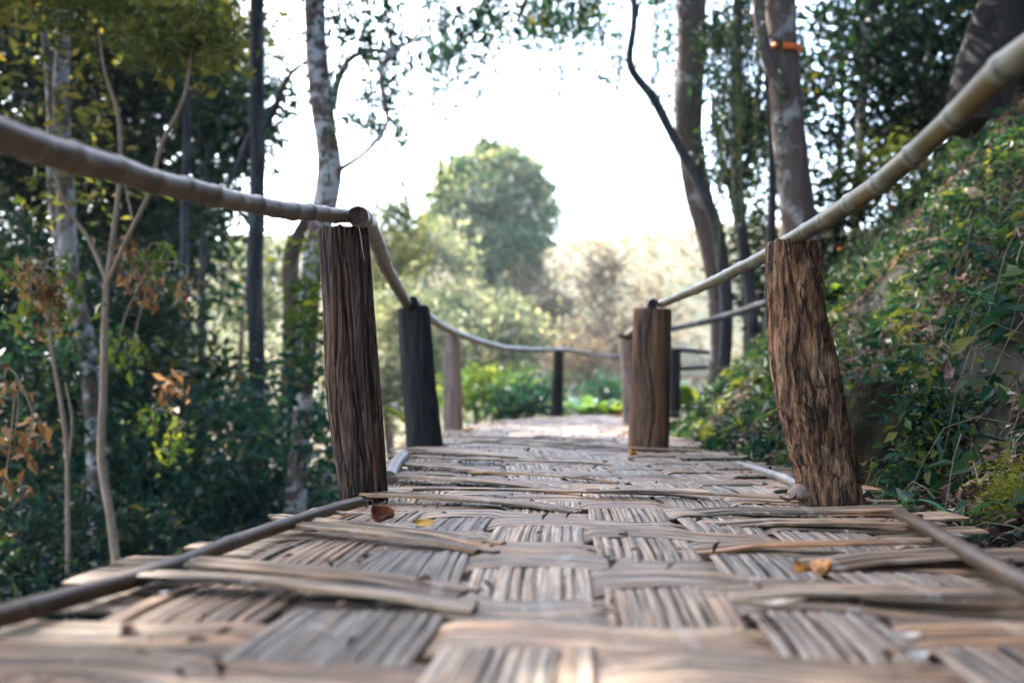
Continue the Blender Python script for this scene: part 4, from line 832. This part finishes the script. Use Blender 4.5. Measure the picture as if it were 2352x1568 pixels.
tree('dark forked trunk left of the ribboned tree', [(1700, -60, 10.5, 26), (1690, 150, 10.5, 27), (1692, 330, 10.5, 28), (1698, 480, 10.5, 28), (1716, 620, 10.5, 28), (1730, 760, 10.5, 28), (1732, hy(1732, 10.5), 10.5, 32)], M['bark_dark'], [[(1700, 420, 10.5, 14), (1735, 300, 10.4, 12), (1742, 180, 10.4, 9)]], [(1700, 200, 10.8, 80, 240, 2900, 'leaf_dark', .09, 24, .18)], 65)
tree('slender dark trunk touching the ribboned trunk on its left', [(1750, -60, 9.8, 16), (1765, 200, 9.8, 17), (1775, 400, 9.8, 18), (1770, 560, 9.8, 20), (1765, hy(1765, 9.8), 9.8, 24)], M['bark_dark'], [], [(1740, 400, 12, 50, 200, 1300, 'leaf_fresh', .09, 14, .16)], 66)
tree('massive dark leaning trunk in the upper right corner', [(2400, -120, 7.5, 170), (2350, 0, 7.5, 170), (2300, 130, 7.5, 170), (2270, 300, 7.5, 180)], M['bark_black'], [], [(2420, -260, 7.5, 300, 160, 3000, 'leaf_dark', .11, 40, .24)], 67, sides=30, big=[((6.5, 3.5, 5.5), (3.2, 4.5, 2.2), 9000, 'leaf_dark', .26, 60, .6), ((7, -3, 5.5), (3, 3, 2.2), 5000, 'leaf_dark', .28, 40, .6), ((1, -6.5, 4), (6, 3, 4), 16000, 'leaf_dark', .3, 90, .7), ((1.5, .5, 6.5), (4, 3.2, 1.2), 6000, 'leaf_dark', .26, 50, .55)])  # big crowns added unseen overhead, right and behind camera to cut sky light
tree('thin white trunk standing deep in the right forest', [(1990, -60, 12, 18), (1988, 150, 12, 19), (1975, 330, 12, 20), (1968, 450, 12, 22), (1965, hy(1965, 12), 12, 24)], M['bark_mottled'], [], [], 68)
FR = [('dark forest tree right of the ribboned trunk', 1930, 13, 22, [(1950, 110, 13, 150, 330, 6500, 'leaf_dark', .12, 80, .3)], 71),
      ('dark forest tree above the olive rail', 2120, 12, 22, [(2120, 140, 12, 190, 260, 7500, 'leaf_dark', .12, 80, .3)], 72),
      ('shadowy forest tree behind the upper right trunk', 2300, 14, 24, [(2300, 120, 14, 220, 260, 7500, 'leaf_dark', .14, 80, .34)], 73),
      ('dark shrub on the crest left of the white trunk', 1920, 11, 12, [(1930, 500, 11, 70, 120, 2400, 'leaf_dark', .09, 34, .2)], 74),
      ('olive undergrowth along the bank crest', 2060, 11, 10, [(2080, 430, 11, 140, 90, 3500, 'leaf_olive', .08, 44, .2)], 75),
      ('dark brush behind the foot of the ribboned trunk', 1760, 12, 12, [(1750, 640, 12, 60, 150, 2200, 'leaf_dark', .09, 30, .2)], 76)]
for q in FR: forest(*q)
# broad-leaved plants
def broad_plant(label, px, py, d, n, L, w, mat, seed, spread=.9):
    base = P(px, py, d); base[2] = min(base[2], -.1); L0 = L
    return tuft('broad_leaf_plant', label, base, n, L, w, mat, spread, .45, seed, 'plant', 'broad-leaved plants')
M['leaf_broad'] = leaf_mat('glossy_broad_leaf', [(0, (.06, .16, .10)), (.5, (.10, .19, .11)), (1, (.17, .24, .07))], .45, .3)
broad_plant('glossy broad-leaved plant beyond the far end, right of the thin dark post', 1350, 960, 16.5, 20, .85, .22, M['leaf_broad'], 3)
broad_plant('fresh broad-leaved plant beside the pale knobbly post', 1405, 960, 15.8, 14, .8, .16, M['leaf_fresh'], 5)
broad_plant('big light green banana-like leaves behind the brown climbing rail', 1590, 900, 15, 16, 1.6, .3, M['leaf_fresh'], 6)
broad_plant('yellow-green plant right behind the slim pale post', 930, 930, 14, 12, .8, .12, M['leaf_fresh'], 8)
# drooping dead leaf sprays at left
def spray(label, spots, mat, seed, d, L=.075, group='hanging leaf sprays'):
    root = tag(empty('leaf_spray'), label, 'leaf spray', group); g_ = np.random.default_rng(seed); mb = MB(); st = MB()
    x0, y0 = spots[0]; 
    for (px, py) in spots:
        b = P(px, py, d)
        leaf_cloud(mb, b + g_.normal(size=(34, 3)) * [.07, .07, .06], L * .85, .4, .2, .9, None, int(g_.integers(1e6)), .45, fold=.5)
        tube(st, [b, b + np.array([.02, 0, .12]), P(x0 + 30, y0 - 40, d)], [.003, .004, .005], 8, 5, caps=False)
    mb.build('leaves', mat, root); st.build('stem', M['twig_tan'], root); recentre(root, P(x0, y0, d)); return root
spray('orange dead leaves drooping at left beside the pale leaning trunk', [(60, 640), (95, 650), (130, 690), (110, 740)], M['leaf_dead'], 1, 5.4)
spray('yellow-green drooping leaves round the orange bunch at left', [(40, 650), (150, 640), (170, 690), (60, 720)], M['leaf_fresh'], 2, 5.6, .08)
spray('pale tan dead leaves hanging at the left picture edge', [(8, 900), (30, 1010), (65, 1020), (5, 1130)], M['leaf_dead'], 3, 5.0, .07)
spray('orange dead leaves around the sapling fork', [(300, 640), (285, 590), (350, 680), (425, 660)], M['leaf_dead'], 4, 6.6)
spray('fresh lime leaves right of the sapling fork', [(340, 600), (380, 600), (300, 820), (270, 800)], M['leaf_fresh'], 5, 6.8, .085)
spray('lime leaf cluster low in the dark left bushes', [(400, 1010), (385, 1040), (350, 980)], M['leaf_fresh'], 6, 7.0, .08)
spray('single orange cluster in the middle of the left bushes', [(405, 900), (390, 890)], M['leaf_dead'], 7, 7.5)
spray('green leaves overhead in the middle of the sky', [(1130, -20), (1120, 30), (1185, 10), (1150, 55), (1060, 60), (1090, 85)], M['leaf_dark'], 8, 8.0, .085)
spray('green leaves overhead right of the middle', [(1270, 20), (1290, -10), (1240, 60), (1330, 40), (1350, 20)], M['leaf_dark'], 9, 8.5, .085)
# ================================================================== HAZE
hm, hnt, _, _ = newmat('haze'); pv = nd(hnt, 'ShaderNodeVolumePrincipled', i_Density=.0005, i_Anisotropy=.3); pv.inputs['Color'].default_value = (.95, .97, .98, 1)
ho = hnt.nodes.new('ShaderNodeOutputMaterial'); hnt.links.new(pv.outputs[0], ho.inputs['Volume'])
X0, X1, Y0, Y1, Z0, Z1 = -142, 142, -63, 353, -34, 42
mb = MB(); mb.add([(x, y, z) for z in (Z0, Z1) for x, y in ((X0, Y0), (X1, Y0), (X1, Y1), (X0, Y1))], [(3, 2, 1, 0), (4, 5, 6, 7), (0, 1, 5, 4), (1, 2, 6, 5), (2, 3, 7, 6), (3, 0, 4, 7)])
tag(mb.build('haze', hm, smooth=False), kind='stuff')
# ================================================================== SKY, SUN, CAMERA
SUN_EL, SUN_AZ = R(44), R(-36)       # azimuth measured from +Y towards +X
world = bpy.data.worlds.new('World'); scene.world = world; world.use_nodes = True
nt = world.node_tree; bg = nt.nodes['Background']; sky = nt.nodes.new('ShaderNodeTexSky'); sky.sky_type = 'NISHITA'; sky.sun_disc = False
sky.sun_elevation = SUN_EL; sky.sun_rotation = SUN_AZ; sky.air_density = 1.0; sky.dust_density = 2.0; sky.ozone_density = 1.0
nt.links.new(sky.outputs[0], bg.inputs[0]); bg.inputs[1].default_value = .15
sun = bpy.data.lights.new('sun', 'SUN'); sun.energy = 2.8; sun.angle = R(.6); sun.color = (1, .96, .90)
so = bpy.data.objects.new('sun', sun); COL.objects.link(so)
dv = Vector((math.sin(SUN_AZ) * math.cos(SUN_EL), math.cos(SUN_AZ) * math.cos(SUN_EL), math.sin(SUN_EL)))
so.rotation_euler = dv.to_track_quat('Z', 'Y').to_euler(); so.location = dv * 30
cam = bpy.data.cameras.new('camera'); cam.lens = 35.0; cam.sensor_width = 36.0; cam.clip_end = 2000; cam.clip_start = .02
co = bpy.data.objects.new('camera', cam); COL.objects.link(co); co.location = (0, 0, EYE); co.rotation_euler = (R(90) + PITCH, 0, 0)
cam.dof.use_dof = True; cam.dof.focus_distance = 3.0; cam.dof.aperture_fstop = 1.9
scene.camera = co
scene.view_settings.view_transform = 'Standard'; scene.view_settings.look = 'None'; scene.view_settings.exposure = 3.32; scene.view_settings.gamma = 1
scene.cycles.max_bounces = 6; scene.cycles.transparent_max_bounces = 4; scene.cycles.use_denoising = True
